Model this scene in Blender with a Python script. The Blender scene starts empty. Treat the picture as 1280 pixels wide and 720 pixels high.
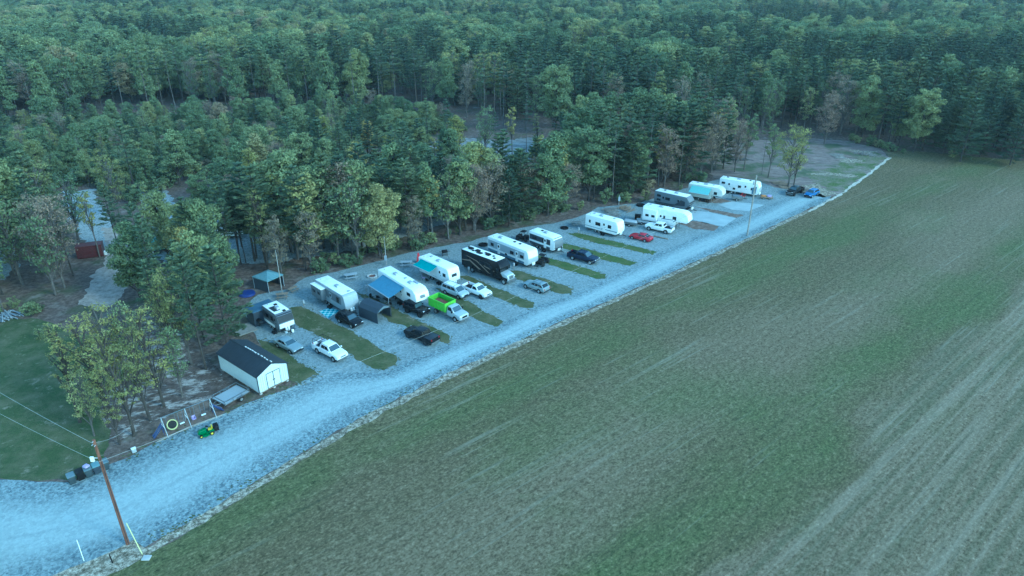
import bpy, bmesh, math, random
import numpy as np
from mathutils import Vector, Matrix, noise as mnoise
PI = math.pi; R = math.radians
S = bpy.context.scene; C = S.collection

# ------------------------------------------------------------------ camera, sky, sun, exposure
CAM_H = 50.0; PITCH = R(25.7); FPX = 853.0
cd = bpy.data.cameras.new('camera'); cam = bpy.data.objects.new('camera', cd); C.objects.link(cam)
cam.location = (0, 0, CAM_H); cam.rotation_euler = (PI/2-PITCH, 0, 0)
cd.sensor_width = 36; cd.lens = 36*FPX/1280; cd.clip_start = 0.5; cd.clip_end = 6000
S.camera = cam
SUN_EL = R(32); SUN_AZ = R(118)      # direction the light comes from, measured clockwise from +Y
w = bpy.data.worlds.new('World'); S.world = w; w.use_nodes = True
nt = w.node_tree; bgn = nt.nodes['Background']
sky = nt.nodes.new('ShaderNodeTexSky'); sky.sky_type = 'NISHITA'; sky.sun_disc = False
sky.sun_elevation = R(12); sky.sun_rotation = SUN_AZ
sky.air_density = 1.0; sky.dust_density = 0.0; sky.ozone_density = 2.0
nt.links.new(sky.outputs[0], bgn.inputs[0]); bgn.inputs[1].default_value = 0.15
sl = bpy.data.lights.new('sun', 'SUN'); so = bpy.data.objects.new('sun', sl); C.objects.link(so)
sl.energy = 0.5; sl.angle = R(14); sl.color = (0.9, 1.0, 0.98)
d = Vector((math.sin(SUN_AZ)*math.cos(SUN_EL), math.cos(SUN_AZ)*math.cos(SUN_EL), math.sin(SUN_EL)))
so.rotation_euler = d.to_track_quat('Z', 'Y').to_euler(); so.location = (0, 0, 120)
S.view_settings.view_transform = 'Standard'; S.view_settings.look = 'None'
S.view_settings.exposure = 2.30; S.view_settings.gamma = 1
S.view_settings.use_white_balance = True; S.view_settings.white_balance_temperature = 5150; S.view_settings.white_balance_tint = -19
HAZE = 0.00010
S.render.engine = 'CYCLES'
S.cycles.max_bounces = 5; S.cycles.diffuse_bounces = 3; S.cycles.glossy_bounces = 2
S.cycles.transmission_bounces = 3; S.cycles.transparent_max_bounces = 4
S.cycles.caustics_reflective = False; S.cycles.caustics_refractive = False
S.cycles.use_denoising = True

def gp(u, v, z=0.0):
    """ground (or height z) point seen at photograph coordinates u, v (1280 x 720)"""
    x = (u-640)/FPX; y = (360-v)/FPX
    dy = math.cos(PITCH)+y*math.sin(PITCH); dz = -math.sin(PITCH)+y*math.cos(PITCH)
    t = (CAM_H-z)/-dz
    return Vector((x*t, dy*t, z))

# ------------------------------------------------------------------ materials
M = {}
def nodes(m):
    m.use_nodes = True; n = m.node_tree; return n, n.nodes, n.links, n.nodes['Principled BSDF']
def mat(name, col, rough=0.6, metal=0.0, var=0.12, scale=3.0, spec=0.4, bump=0.0, bscale=20):
    if name in M: return M[name]
    m = bpy.data.materials.new(name); n, N, L, p = nodes(m)
    p.inputs['Roughness'].default_value = rough; p.inputs['Metallic'].default_value = metal
    p.inputs['Specular IOR Level'].default_value = spec
    tc = N.new('ShaderNodeTexCoord')
    if var > 0:
        nz = N.new('ShaderNodeTexNoise'); nz.inputs['Scale'].default_value = scale; nz.inputs['Detail'].default_value = 5
        L.new(tc.outputs['Object'], nz.inputs['Vector'])
        r = N.new('ShaderNodeValToRGB'); r.color_ramp.elements[0].position = .3; r.color_ramp.elements[1].position = .7
        a = [max(0, c*(1-var)) for c in col[:3]]+[1]; b = [min(1, c*(1+var*.7)) for c in col[:3]]+[1]
        r.color_ramp.elements[0].color = a; r.color_ramp.elements[1].color = b
        L.new(nz.outputs['Fac'], r.inputs['Fac']); L.new(r.outputs['Color'], p.inputs['Base Color'])
    else:
        p.inputs['Base Color'].default_value = tuple(col[:3])+(1,)
    if bump > 0:
        nb = N.new('ShaderNodeTexNoise'); nb.inputs['Scale'].default_value = bscale; L.new(tc.outputs['Object'], nb.inputs['Vector'])
        b_ = N.new('ShaderNodeBump'); b_.inputs['Strength'].default_value = bump; b_.inputs['Distance'].default_value = .05
        L.new(nb.outputs['Fac'], b_.inputs['Height']); L.new(b_.outputs['Normal'], p.inputs['Normal'])
    M[name] = m; return m

class G:
    """tiny helper to write shader graphs in world metres"""
    def __init__(s, name, rough=0.95):
        s.m = bpy.data.materials.new(name); M[name] = s.m
        s.n, s.N, s.L, s.p = nodes(s.m); s.p.inputs['Roughness'].default_value = rough
        s.p.inputs['Specular IOR Level'].default_value = 0.15
        s.pos = s.N.new('ShaderNodeNewGeometry').outputs['Position']
    def mapping(s, rot=0, scale=(1, 1, 1), loc=(0, 0, 0)):
        # 'rot' turns world axes so that local X runs along that direction; rotation first, then scale
        a = s.N.new('ShaderNodeMapping'); a.inputs['Rotation'].default_value = (0, 0, -rot); s.L.new(s.pos, a.inputs['Vector'])
        b = s.N.new('ShaderNodeMapping'); b.inputs['Scale'].default_value = scale; b.inputs['Location'].default_value = loc
        s.L.new(a.outputs[0], b.inputs['Vector']); return b.outputs[0]
    def noise(s, scale, detail=4, vec=None, rough=.55, dist=0):
        a = s.N.new('ShaderNodeTexNoise'); a.inputs['Scale'].default_value = scale; a.inputs['Detail'].default_value = detail
        a.inputs['Roughness'].default_value = rough; a.inputs['Distortion'].default_value = dist
        s.L.new(vec if vec else s.pos, a.inputs['Vector']); return a.outputs['Fac']
    def vor(s, scale, vec=None, out='Color'):
        a = s.N.new('ShaderNodeTexVoronoi'); a.inputs['Scale'].default_value = scale
        s.L.new(vec if vec else s.pos, a.inputs['Vector']); return a.outputs[out]
    def ramp(s, fac, stops):
        r = s.N.new('ShaderNodeValToRGB'); e = r.color_ramp.elements
        while len(e) < len(stops): e.new(.5)
        for k, (p, c) in enumerate(stops):
            e[k].position = p; e[k].color = tuple(c)+(1,) if not isinstance(c, (int, float)) else (c, c, c, 1)
        s.L.new(fac, r.inputs['Fac']); return r.outputs['Color']
    def mix(s, fac, a, b, mode='MIX'):
        x = s.N.new('ShaderNodeMix'); x.data_type = 'RGBA'; x.blend_type = mode
        for k, v in ((0, fac), (6, a), (7, b)):
            if isinstance(v, (int, float)): x.inputs[k].default_value = v
            elif isinstance(v, tuple): x.inputs[k].default_value = v+(1,)
            else: s.L.new(v, x.inputs[k])
        return x.outputs[2]
    def attr(s, name):
        a = s.N.new('ShaderNodeAttribute'); a.attribute_name = name; return a.outputs['Fac']
    def math(s, op, a, b=0.0):
        x = s.N.new('ShaderNodeMath'); x.operation = op
        for k, v in ((0, a), (1, b)):
            if isinstance(v, (int, float)): x.inputs[k].default_value = v
            else: s.L.new(v, x.inputs[k])
        return x.outputs[0]
    def xyz(s, vec):
        x = s.N.new('ShaderNodeSeparateXYZ'); s.L.new(vec, x.inputs[0]); return x.outputs
    def bump(s, h, dist=.05, st=.6):
        b = s.N.new('ShaderNodeBump'); b.inputs['Distance'].default_value = dist; b.inputs['Strength'].default_value = st
        s.L.new(h, b.inputs['Height']); s.L.new(b.outputs[0], s.p.inputs['Normal'])
    def out(s, col): s.L.new(col, s.p.inputs['Base Color']); return s.m

ROADDIR = R(43)
def make_grounds():
    # gravel lot
    def gravel(name, base, dark, light, across=False):
        g = G(name, .9)
        st = g.math('ADD', g.math('MULTIPLY', g.xyz(g.vor(5.5))[0], .55), g.math('MULTIPLY', g.xyz(g.vor(3.4))[1], .45))
        c = g.ramp(st, [(.12, dark), (.5, base), (.86, light)])
        st2 = g.xyz(g.vor(3.1))[1]
        c = g.mix(.15, c, g.ramp(st2, [(0, dark), (1, light)]))
        streak = g.noise(1, 3, g.mapping(ROADDIR, (.04, .55, 1)))
        c = g.mix(g.ramp(streak, [(.42, 0.0), (.72, .22)]), c, tuple(x*1.0 for x in light))
        big = g.noise(.09, 3)
        c = g.mix(g.ramp(big, [(.35, .22), (.65, 0.0)]), c, tuple(x*.9 for x in dark), 'MIX')
        if across:
            a = g.math('ADD', g.attr('across'), g.math('MULTIPLY', g.math('SUBTRACT', g.noise(.18, 3), .5), .12))
            lane = g.ramp(a, [(.16, 0.0), (.34, .8), (.58, .85), (.86, 0.0)])
            c = g.mix(lane, c, g.ramp(st2, [(0, tuple(x*.92 for x in light)), (1, tuple(min(1, x*1.12) for x in light))]))
        if across:
            rt = g.math('ADD', g.attr('across'), g.math('MULTIPLY', g.math('SUBTRACT', g.noise(.05, 2), .5), .08))
            brk = g.ramp(g.noise(.3, 4, g.mapping(ROADDIR, (.15, 1, 1))), [(.35, .15), (.6, 1.0)])
            for q in (.33, .41, .50, .585):
                c = g.mix(g.math('MULTIPLY', g.ramp(rt, [(q-.018, 0.0), (q, .32), (q+.018, 0.0)]), brk), c, tuple(x*1.12 for x in light) if q in (.33, .50, .41, .585) else dark)
            c = g.mix(g.math('MULTIPLY', g.ramp(rt, [(.435, 0.0), (.455, .22), (.475, 0.0)]), brk), c, dark)
        g.bump(g.vor(5.5, out='Distance'), .06, .8)
        return g.out(c)
    gravel('gravel', (.245, .28, .282), (.15, .175, .182), (.335, .37, .37))
    gravel('road_gravel', (.215, .255, .265), (.075, .10, .12), (.355, .405, .405), True)
    gravel('far_gravel', (.31, .325, .325), (.13, .14, .14), (.47, .49, .48))
    # packed stone pad
    g = G('packed_stone', .9)
    g.out(g.mix(g.ramp(g.noise(.5, 5), [(.3, .0), (.7, 1)]), (.32, .36, .37), (.42, .46, .46)))
    # forest floor: leaf litter, twigs, bare soil
    g = G('litter', 1)
    c = g.ramp(g.noise(1.3, 6, rough=.7), [(.3, (.06, .042, .034)), (.5, (.13, .095, .078)), (.72, (.24, .18, .155))])
    c = g.mix(g.ramp(g.noise(.16, 4), [(.52, 0.0), (.68, .65)]), c, (.055, .085, .03))
    c = g.mix(g.ramp(g.noise(.28, 5, g.mapping(0, (1, 1, 1), (40, 9, 0))), [(.58, 0.0), (.7, .6)]), c, (.30, .26, .23))
    g.bump(g.noise(2.5, 5), .2, .7); g.out(c)
    # bare clearing at the far end
    g = G('clearing', 1)
    c = g.ramp(g.noise(.6, 7, g.mapping(R(-10), (.5, 1.2, 1)), rough=.75), [(.3, (.10, .07, .06)), (.5, (.22, .165, .145)), (.62, (.30, .235, .20)), (.74, (.42, .36, .31))])
    c = g.mix(g.ramp(g.noise(.12, 4), [(.50, 0.0), (.62, .8)]), c, (.07, .10, .045))
    g.bump(g.noise(2, 5), .1, .6); g.out(c)
    g = G('patch_grass', 1)
    gg = g.ramp(g.noise(2.5, 6, rough=.8), [(.35, (.05, .065, .02)), (.5, (.095, .125, .04)), (.65, (.2, .2, .1))])
    dd = g.ramp(g.noise(1.2, 6, rough=.8), [(.35, (.12, .09, .075)), (.65, (.33, .27, .22))])
    g.out(g.mix(g.ramp(g.noise(.22, 6, rough=.7), [(.42, 0.0), (.6, .9)]), gg, dd))
    g = G('bare_litter', 1)
    c = g.ramp(g.noise(1.3, 6, rough=.75), [(.3, (.05, .036, .03)), (.5, (.105, .078, .066)), (.72, (.19, .145, .125))])
    c = g.mix(g.ramp(g.noise(.55, 6, g.mapping(R(20), (.6, 1.3, 1)), rough=.75), [(.50, 0.0), (.60, .95)]), c, (.44, .38, .34))
    g.bump(g.noise(2.5, 5), .15, .7); g.out(c)
    g = G('pale_clearing', 1)
    c = g.ramp(g.noise(.5, 7, g.mapping(R(-10), (.5, 1.4, 1)), rough=.75), [(.32, (.07, .07, .06)), (.48, (.20, .19, .18)), (.6, (.34, .33, .32))])
    g.out(c)
    g = G('path_sand', 1)
    c = g.ramp(g.noise(.9, 7, rough=.8), [(.33, (.14, .11, .095)), (.46, (.30, .25, .215)), (.6, (.42, .355, .31))])
    g.out(c)
    # pale sandy edge
    g = G('sand', 1)
    c = g.ramp(g.noise(1.6, 6, rough=.85), [(.38, (.07, .06, .04)), (.48, (.20, .165, .12)), (.55, (.40, .34, .26)), (.66, (.60, .52, .41))])
    g.bump(g.noise(4, 4), .08, .7); g.out(c)
    g = G('pale_sand', 1)
    g.out(g.ramp(g.noise(1.2, 6, rough=.8), [(.34, (.20, .17, .13)), (.46, (.46, .40, .32)), (.6, (.62, .55, .45))]))
    g = G('soil', 1)
    g.out(g.ramp(g.noise(1.1, 6, rough=.7), [(.3, (.10, .07, .055)), (.55, (.2, .145, .115)), (.75, (.33, .26, .22))]))
    # mown strips between the pads
    def grass(name, a, b, dry, patch):
        g = G(name, 1)
        c = g.ramp(g.noise(3.0, 6, rough=.75), [(.3, a), (.7, b)])
        c = g.mix(g.ramp(g.noise(.4, 5, rough=.65), [(.42, 0.0), (.68, patch)]), c, dry)
        c = g.mix(g.ramp(g.noise(.45, 6, g.mapping(0, (1, 1, 1), (70, 3, 0)), rough=.75), [(.57, 0.0), (.68, .75)]), c, (.30, .25, .19))
        g.bump(g.noise(7, 4, rough=.7), .1, .9); return g.out(c)
    grass('strip_grass', (.05, .06, .024), (.105, .12, .05), (.20, .17, .10), .6)
    grass('strip_green', (.05, .08, .022), (.10, .145, .045), (.17, .145, .07), .5)
    grass('lawn', (.042, .060, .024), (.085, .112, .044), (.20, .165, .11), .5)
    # the big hay field: rows run along the road direction
    g = G('field', 1)
    fd = R(40.5)
    fine = g.noise(1.5, 9, g.mapping(fd, (.7, 1, 1)), rough=.9)
    speck = g.noise(3.6, 3, g.mapping(fd, (.7, 1, 1)), rough=.8)
    fine = g.math('ADD', g.math('MULTIPLY', fine, .6), g.math('MULTIPLY', speck, .4))
    def tones(dk, md, lt, hi): return g.ramp(fine, [(.40, dk), (.475, md), (.55, lt), (.64, hi)])
    c = tones((.040, .036, .018), (.110, .088, .045), (.185, .145, .08), (.38, .30, .18))
    x, y, _ = g.xyz(g.mapping(fd, (1, 1, 1)))        # y = distance across the rows
    y = g.math('ADD', y, g.math('MULTIPLY', g.math('SUBTRACT', g.noise(.035, 5, g.mapping(fd, (.5, 1, 1)), rough=.6), .5), 26))
    def band(lo, a, b, hi):
        u = g.N.new('ShaderNodeMapRange'); u.inputs[1].default_value = lo; u.inputs[2].default_value = a; g.L.new(y, u.inputs[0])
        v = g.N.new('ShaderNodeMapRange'); v.inputs[1].default_value = b; v.inputs[2].default_value = hi; v.inputs[3].default_value = 1; v.inputs[4].default_value = 0; g.L.new(y, v.inputs[0])
        return g.math('MULTIPLY', u.outputs[0], v.outputs[0])
    S_ = FIELD_S
    green = tones((.032, .042, .015), (.082, .108, .036), (.135, .16, .058), (.31, .28, .14))
    dry = tones((.07, .052, .03), (.18, .132, .08), (.275, .21, .135), (.48, .38, .26))
    patchy = g.ramp(g.noise(.09, 6, g.mapping(fd, (.4, 1, 1), (5, 5, 0)), rough=.65), [(.30, .1), (.58, 1.0)])
    c = g.mix(g.math('MULTIPLY', g.math('MULTIPLY', band(*S_[0]), patchy), .62), c, green)
    c = g.mix(g.math('MULTIPLY', band(*S_[1]), .55), c, dry)
    c = g.mix(g.math('MULTIPLY', band(*S_[2]), .75), c, dry)
    c = g.mix(g.math('MULTIPLY', g.math('MULTIPLY', band(*S_[3]), patchy), .55), c, green)
    c = g.mix(g.ramp(g.noise(.03, 6, g.mapping(fd, (.7, 1, 1), (31, 7, 0)), rough=.65), [(.50, 0.0), (.68, .5)]), c, green)
    c = g.mix(g.ramp(g.noise(.05, 6, g.mapping(fd, (.6, 1, 1), (-21, 17, 0)), rough=.7), [(.52, 0.0), (.68, .5)]), c, dry)
    c = g.mix(g.ramp(g.noise(.4, 6, rough=.75), [(.60, 0.0), (.72, .3)]), c, (.09, .14, .05))
    rows = g.noise(1, 4, g.mapping(fd, (.014, .62, 1)), rough=.6)
    c = g.mix(g.math('MULTIPLY', band(*S_[2]), g.ramp(rows, [(.40, .4), (.5, 0.0)])), c, (.085, .095, .05))
    c = g.mix(g.math('MULTIPLY', band(*S_[2]), g.ramp(rows, [(.5, 0.0), (.62, .34)])), c, (.38, .32, .23))
    ln = g.noise(1, 4, g.mapping(fd, (.035, 1.5, 1)), rough=.65)
    brk = g.noise(.11, 4, g.mapping(fd, (.5, 1, 1), (3, 3, 3)))
    c = g.mix(g.math('MULTIPLY', g.ramp(ln, [(.56, 0.0), (.66, .42)]), g.ramp(brk, [(.42, .1), (.6, 1.0)])), c, (.33, .30, .22))
    c = g.mix(g.math('MULTIPLY', g.ramp(ln, [(.32, .4), (.43, 0.0)]), g.ramp(brk, [(.42, 1.0), (.6, .2)])), c, (.05, .058, .032))
    g.bump(g.noise(5, 5, rough=.75), .14, 1.0); g.out(c)

def field_s():
    fd = R(40.5)
    def across(u, v):
        p = gp(u, v); return -math.sin(fd)*p.x+math.cos(fd)*p.y
    # rows of tone across the field, from the far bottom right towards the road
    a0 = across(1250, 700); a1 = across(880, 700); a2 = across(760, 700); a3 = across(560, 700); a4 = across(330, 680); a5 = across(210, 690)
    return [(a1-1, a1+2.5, a2, a2+8), (a2+1, a2+6, a3+2, a3+12), (a0-60, a0-50, a1-2.5, a1), (a4-1, a4+3, a5+2, a5+6)]
FIELD_S = field_s()
make_grounds()
def leafmat(name, stops, objvar=.38):
    m = bpy.data.materials.new(name); M[name] = m
    n, N, L, p = nodes(m)
    oi = N.new('ShaderNodeObjectInfo'); at = N.new('ShaderNodeAttribute'); at.attribute_name = 'tint'
    r = N.new('ShaderNodeValToRGB'); e = r.color_ramp.elements
    while len(e) < len(stops): e.new(.5)
    for k, (q, c) in enumerate(stops): e[k].position = q; e[k].color = tuple(c)+(1,)
    L.new(oi.outputs['Random'], r.inputs['Fac'])
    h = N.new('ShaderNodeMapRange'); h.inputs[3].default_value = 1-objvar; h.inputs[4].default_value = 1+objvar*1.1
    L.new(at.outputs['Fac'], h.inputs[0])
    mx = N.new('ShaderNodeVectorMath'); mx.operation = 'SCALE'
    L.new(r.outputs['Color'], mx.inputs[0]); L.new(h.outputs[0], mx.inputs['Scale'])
    L.new(mx.outputs[0], p.inputs['Base Color']); p.inputs['Roughness'].default_value = .8
    p.inputs['Specular IOR Level'].default_value = .15
    tr = N.new('ShaderNodeBsdfTranslucent'); L.new(mx.outputs[0], tr.inputs['Color'])
    ms = N.new('ShaderNodeMixShader'); ms.inputs[0].default_value = .25
    L.new(p.outputs[0], ms.inputs[1]); L.new(tr.outputs[0], ms.inputs[2]); L.new(ms.outputs[0], N['Material Output'].inputs[0])
    return m
leafmat('pine_leaf', [(0, (0.085, 0.119, 0.078)), (.4, (0.121, 0.158, 0.094)), (.75, (0.152, 0.190, 0.103)), (1, (0.193, 0.217, 0.113))])
leafmat('broad_leaf', [(0, (0.131, 0.171, 0.089)), (.3, (0.179, 0.217, 0.106)), (.6, (0.227, 0.256, 0.122)), (.85, (0.283, 0.297, 0.130)), (.95, (0.324, 0.309, 0.130)), (1, (0.317, 0.243, 0.154))])
leafmat('yellow_leaf', [(0, (0.258, 0.255, 0.088)), (.5, (0.333, 0.287, 0.098)), (1, (0.410, 0.307, 0.110))])
leafmat('dull_leaf', [(0, (0.235, 0.190, 0.130)), (.5, (0.276, 0.197, 0.145)), (1, (0.247, 0.205, 0.145))])
leafmat('olive_leaf', [(0, (0.213, 0.217, 0.089)), (.5, (0.262, 0.256, 0.097)), (1, (0.310, 0.283, 0.104))])
mat('bark', (.06, .05, .044), .95, var=.4, scale=2)
mat('pale_bark', (.125, .108, .098), .95, var=.3, scale=2)
mat('container_red', (.075, .014, .018), .7, var=.25)
mat('tarp_roofblue', (.06, .11, .17), .7, var=.15)
mat('yellow_pale', (.6, .56, .25), .5, var=.05)
mat('white', (.86, .86, .84), .45, var=.05, scale=1.5)
mat('roof_white', (.86, .86, .82), .6, var=.10, scale=1.2)
mat('cream', (.62, .62, .58), .45, var=.05, scale=1.5)
mat('grey_panel', (.15, .165, .185), .45, var=.05)
mat('light_grey', (.36, .385, .41), .45, var=.05)
mat('dark_panel', (.024, .028, .036), .4, var=.1, spec=.25)
mat('black', (.010, .010, .012), .6, var=.2, spec=.2)
mat('glass', (.008, .012, .018), .12, var=0, spec=.45)
mat('glass_light', (.05, .075, .095), .08, var=0, spec=.8)
mat('rubber', (.012, .012, .013), .85, var=.2)
mat('rim', (.48, .49, .5), .3, .7, var=.05)
mat('dark_rim', (.06, .06, .065), .35, .6, var=.05)
mat('steel', (.22, .23, .24), .4, .6, var=.15)
mat('paint_white', (.80, .81, .81), .25, var=.02)
mat('paint_silver', (.46, .50, .52), .28, .3, var=.03)
mat('paint_pewter', (.26, .31, .33), .28, .3, var=.03)
mat('paint_black', (.010, .011, .014), .25, var=.05, spec=.22)
mat('paint_navy', (.012, .02, .045), .25, var=.05, spec=.25)
mat('paint_blue', (.03, .12, .32), .25, var=.03)
mat('paint_red', (.36, .016, .035), .25, var=.03)
mat('dump_green', (.19, .49, .05), .45, var=.12, scale=2)
mat('rust', (.16, .06, .04), .8, var=.4)
mat('headlight', (.7, .72, .74), .1, var=0)
mat('taillight', (.35, .01, .01), .2, var=0)
mat('amber', (.55, .2, .03), .3, var=0)
mat('awning_blue', (.09, .20, .30), .7, var=.12, scale=2)
mat('awning_teal', (.05, .27, .27), .7, var=.12, scale=2)
mat('awning_mint', (.22, .46, .43), .7, var=.08)
mat('tarp_dark', (.035, .045, .062), .75, var=.12, bump=.4, bscale=3)
mat('tarp_blue', (.015, .03, .16), .6, var=.2)
mat('tarp_grey', (.13, .16, .19), .7, var=.12)
mat('tarp_teal', (.15, .24, .26), .7, var=.15)
mat('stripe_dark', (.035, .042, .055), .4, var=.05)
mat('stripe_blue', (.10, .17, .24), .4, var=.05)
mat('stripe_tan', (.22, .16, .12), .35, var=.05)
mat('wood', (.24, .18, .13), .85, var=.25, scale=4)
mat('pale_wood', (.27, .25, .225), .85, var=.2, scale=4)
mat('pole_wood', (.19, .085, .055), .85, var=.35, scale=1.5)
mat('pole_grey', (.30, .28, .26), .85, var=.3, scale=1.5)
mat('concrete', (.42, .42, .41), .9, var=.12)
mat('green_paint', (.02, .13, .04), .35, var=.08)
mat('yellow', (.6, .5, .04), .45, var=.05)
mat('blue_plastic', (.03, .05, .15), .4, var=.05)
mat('red_cloth', (.5, .04, .05), .7, var=.1)
mat('bin_plastic', (.045, .06, .07), .55, var=.15)
mat('bin_lid', (.13, .17, .19), .45, var=.15)
mat('lilac', (.42, .33, .58), .6, var=.1)
mat('orange', (.5, .2, .05), .6, var=.1)
mat('stone', (.26, .24, .22), .95, var=.35, scale=2)

# ------------------------------------------------------------------ object helpers
def link(o, parent=None):
    C.objects.link(o)
    if parent: o.parent = parent
    return o
def tag(o, label=None, cat=None, group=None, kind=None):
    for k, v in (('label', label), ('category', cat), ('group', group), ('kind', kind)):
        if v: o[k] = v
    return o
def thing(name, label, cat, loc=(0, 0, 0), rz=0, group=None):
    o = bpy.data.objects.new(name, None); o.empty_display_size = .5; link(o)
    o.location = loc; o.rotation_euler = (0, 0, rz); return tag(o, label, cat, group)
def copy_tree(o, parent=None):
    c = o.copy(); C.objects.link(c); c.parent = parent
    for ch in list(o.children): copy_tree(ch, c)
    return c
class MB:
    def __init__(s): s.v = []; s.f = []; s.m = []
    def add(s, vs, fs, mi=0):
        b = len(s.v); s.v += [tuple(v) for v in vs]; s.f += [tuple(b+i for i in f) for f in fs]; s.m += [mi]*len(fs); return s
    def box(s, x0, x1, y0, y1, z0, z1, mi=0):
        v = [(x, y, z) for x in (x0, x1) for y in (y0, y1) for z in (z0, z1)]
        return s.add(v, [(0, 1, 3, 2), (4, 6, 7, 5), (0, 4, 5, 1), (2, 3, 7, 6), (0, 2, 6, 4), (1, 5, 7, 3)], mi)
    def hexa(s, b, t, mi=0):   # bottom 4 and top 4 corners, same winding (ccw from above)
        return s.add(list(b)+list(t), [(3, 2, 1, 0), (4, 5, 6, 7), (0, 1, 5, 4), (1, 2, 6, 5), (2, 3, 7, 6), (3, 0, 4, 7)], mi)
    def tube(s, a, b, r0, r1=None, n=8, mi=0, cap=True):
        a = Vector(a); b = Vector(b); r1 = r0 if r1 is None else r1
        dz = (b-a).normalized(); q = dz.to_track_quat('Z', 'Y'); vs = []
        for p, r in ((a, r0), (b, r1)):
            for k in range(n): vs.append(p+q @ Vector((math.cos(2*PI*k/n)*r, math.sin(2*PI*k/n)*r, 0)))
        fs = [(k, (k+1) % n, n+(k+1) % n, n+k) for k in range(n)]
        if cap: fs += [tuple(range(n-1, -1, -1)), tuple(range(n, 2*n))]
        return s.add(vs, fs, mi)
    def path(s, pts, rs, n=6, mi=0):
        pts = [Vector(p) for p in pts]; vs = []; fs = []
        for i, p in enumerate(pts):
            t = (pts[min(i+1, len(pts)-1)]-pts[max(i-1, 0)]).normalized()
            q = t.to_track_quat('Z', 'Y'); r = rs[i] if isinstance(rs, (list, tuple)) else rs
            for k in range(n): vs.append(p+q @ Vector((math.cos(2*PI*k/n)*r, math.sin(2*PI*k/n)*r, 0)))
        for i in range(len(pts)-1):
            for k in range(n): fs.append((i*n+k, i*n+(k+1) % n, (i+1)*n+(k+1) % n, (i+1)*n+k))
        fs += [tuple(range(n-1, -1, -1)), tuple(range((len(pts)-1)*n, len(pts)*n))]
        return s.add(vs, fs, mi)
    def prism(s, prof, y0, y1, mi=0, taper=None):   # side profile in x,z extruded across y
        n = len(prof); vs = [(x, y0, z) for x, z in prof]+[(x, y1, z) for x, z in prof]
        fs = [tuple(range(n)), tuple(range(2*n-1, n-1, -1))]+[((k+1) % n, k, n+k, n+(k+1) % n) for k in range(n)]
        return s.add(vs, fs, mi)
    def quad(s, pts, mi=0): return s.add(pts, [tuple(range(len(pts)))], mi)
    def build(s, name, mats, parent=None, bevel=0, smooth=35, loc=None, fix=True):
        me = bpy.data.meshes.new(name); me.from_pydata(s.v, [], s.f)
        for m in (mats if isinstance(mats, (list, tuple)) else [mats]): me.materials.append(M[m] if isinstance(m, str) else m)
        me.polygons.foreach_set('material_index', s.m)
        if bevel or fix:
            bm = bmesh.new(); bm.from_mesh(me); bmesh.ops.recalc_face_normals(bm, faces=bm.faces)
            if bevel:
                es = [e for e in bm.edges if len(e.link_faces) == 2 and e.calc_face_angle(0) > R(28)]
                bmesh.ops.bevel(bm, geom=es, offset=bevel, segments=2, affect='EDGES', clamp_overlap=True, profile=.6)
            bm.to_mesh(me); bm.free()
        if smooth:
            me.polygons.foreach_set('use_smooth', [True]*len(me.polygons)); me.set_sharp_from_angle(angle=R(smooth))
        o = bpy.data.objects.new(name, me); link(o, parent)
        if loc: o.location = loc
        return o

# ------------------------------------------------------------------ ground sheets
def jag(pts, step=1.2, amp=.35, seed=0):
    out = []; n = len(pts)
    for i in range(n):
        a = pts[i]; b = pts[(i+1) % n]; L = (b-a).length; k = max(1, min(150, int(L/step)))
        nr = Vector((-(b-a).y, (b-a).x, 0)).normalized() if L > 0 else Vector((0, 0, 0))
        for j in range(k):
            p = a.lerp(b, j/k)
            q = mnoise.noise(Vector((p.x*.35, p.y*.35, seed)))*1.1+mnoise.noise(Vector((p.x*1.1, p.y*1.1, seed+5)))*.8+mnoise.noise(Vector((p.x*3.1, p.y*3.1, seed+9)))*.5
            out.append(p+nr*q*amp)
    return out
def sheet(name, px, m, level, kind='structure', step=1.2, amp=.35, world=False):
    pts = [Vector((p[0], p[1], 0)) for p in px] if world else [gp(*p) for p in px]
    pts = jag(pts, step, amp, level) if amp else pts
    bm = bmesh.new(); vs = [bm.verts.new((p.x, p.y, 0)) for p in pts]
    f = bm.faces.new(vs); bmesh.ops.triangulate(bm, faces=[f])
    bmesh.ops.recalc_face_normals(bm, faces=bm.faces)
    if sum(f.normal.z for f in bm.faces) < 0: bmesh.ops.reverse_faces(bm, faces=bm.faces)
    me = bpy.data.meshes.new(name); bm.to_mesh(me); bm.free(); me.materials.append(M[m])
    o = bpy.data.objects.new(name, me); link(o); o.location.z = .004*level
    tag(o, kind=kind); return o
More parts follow.
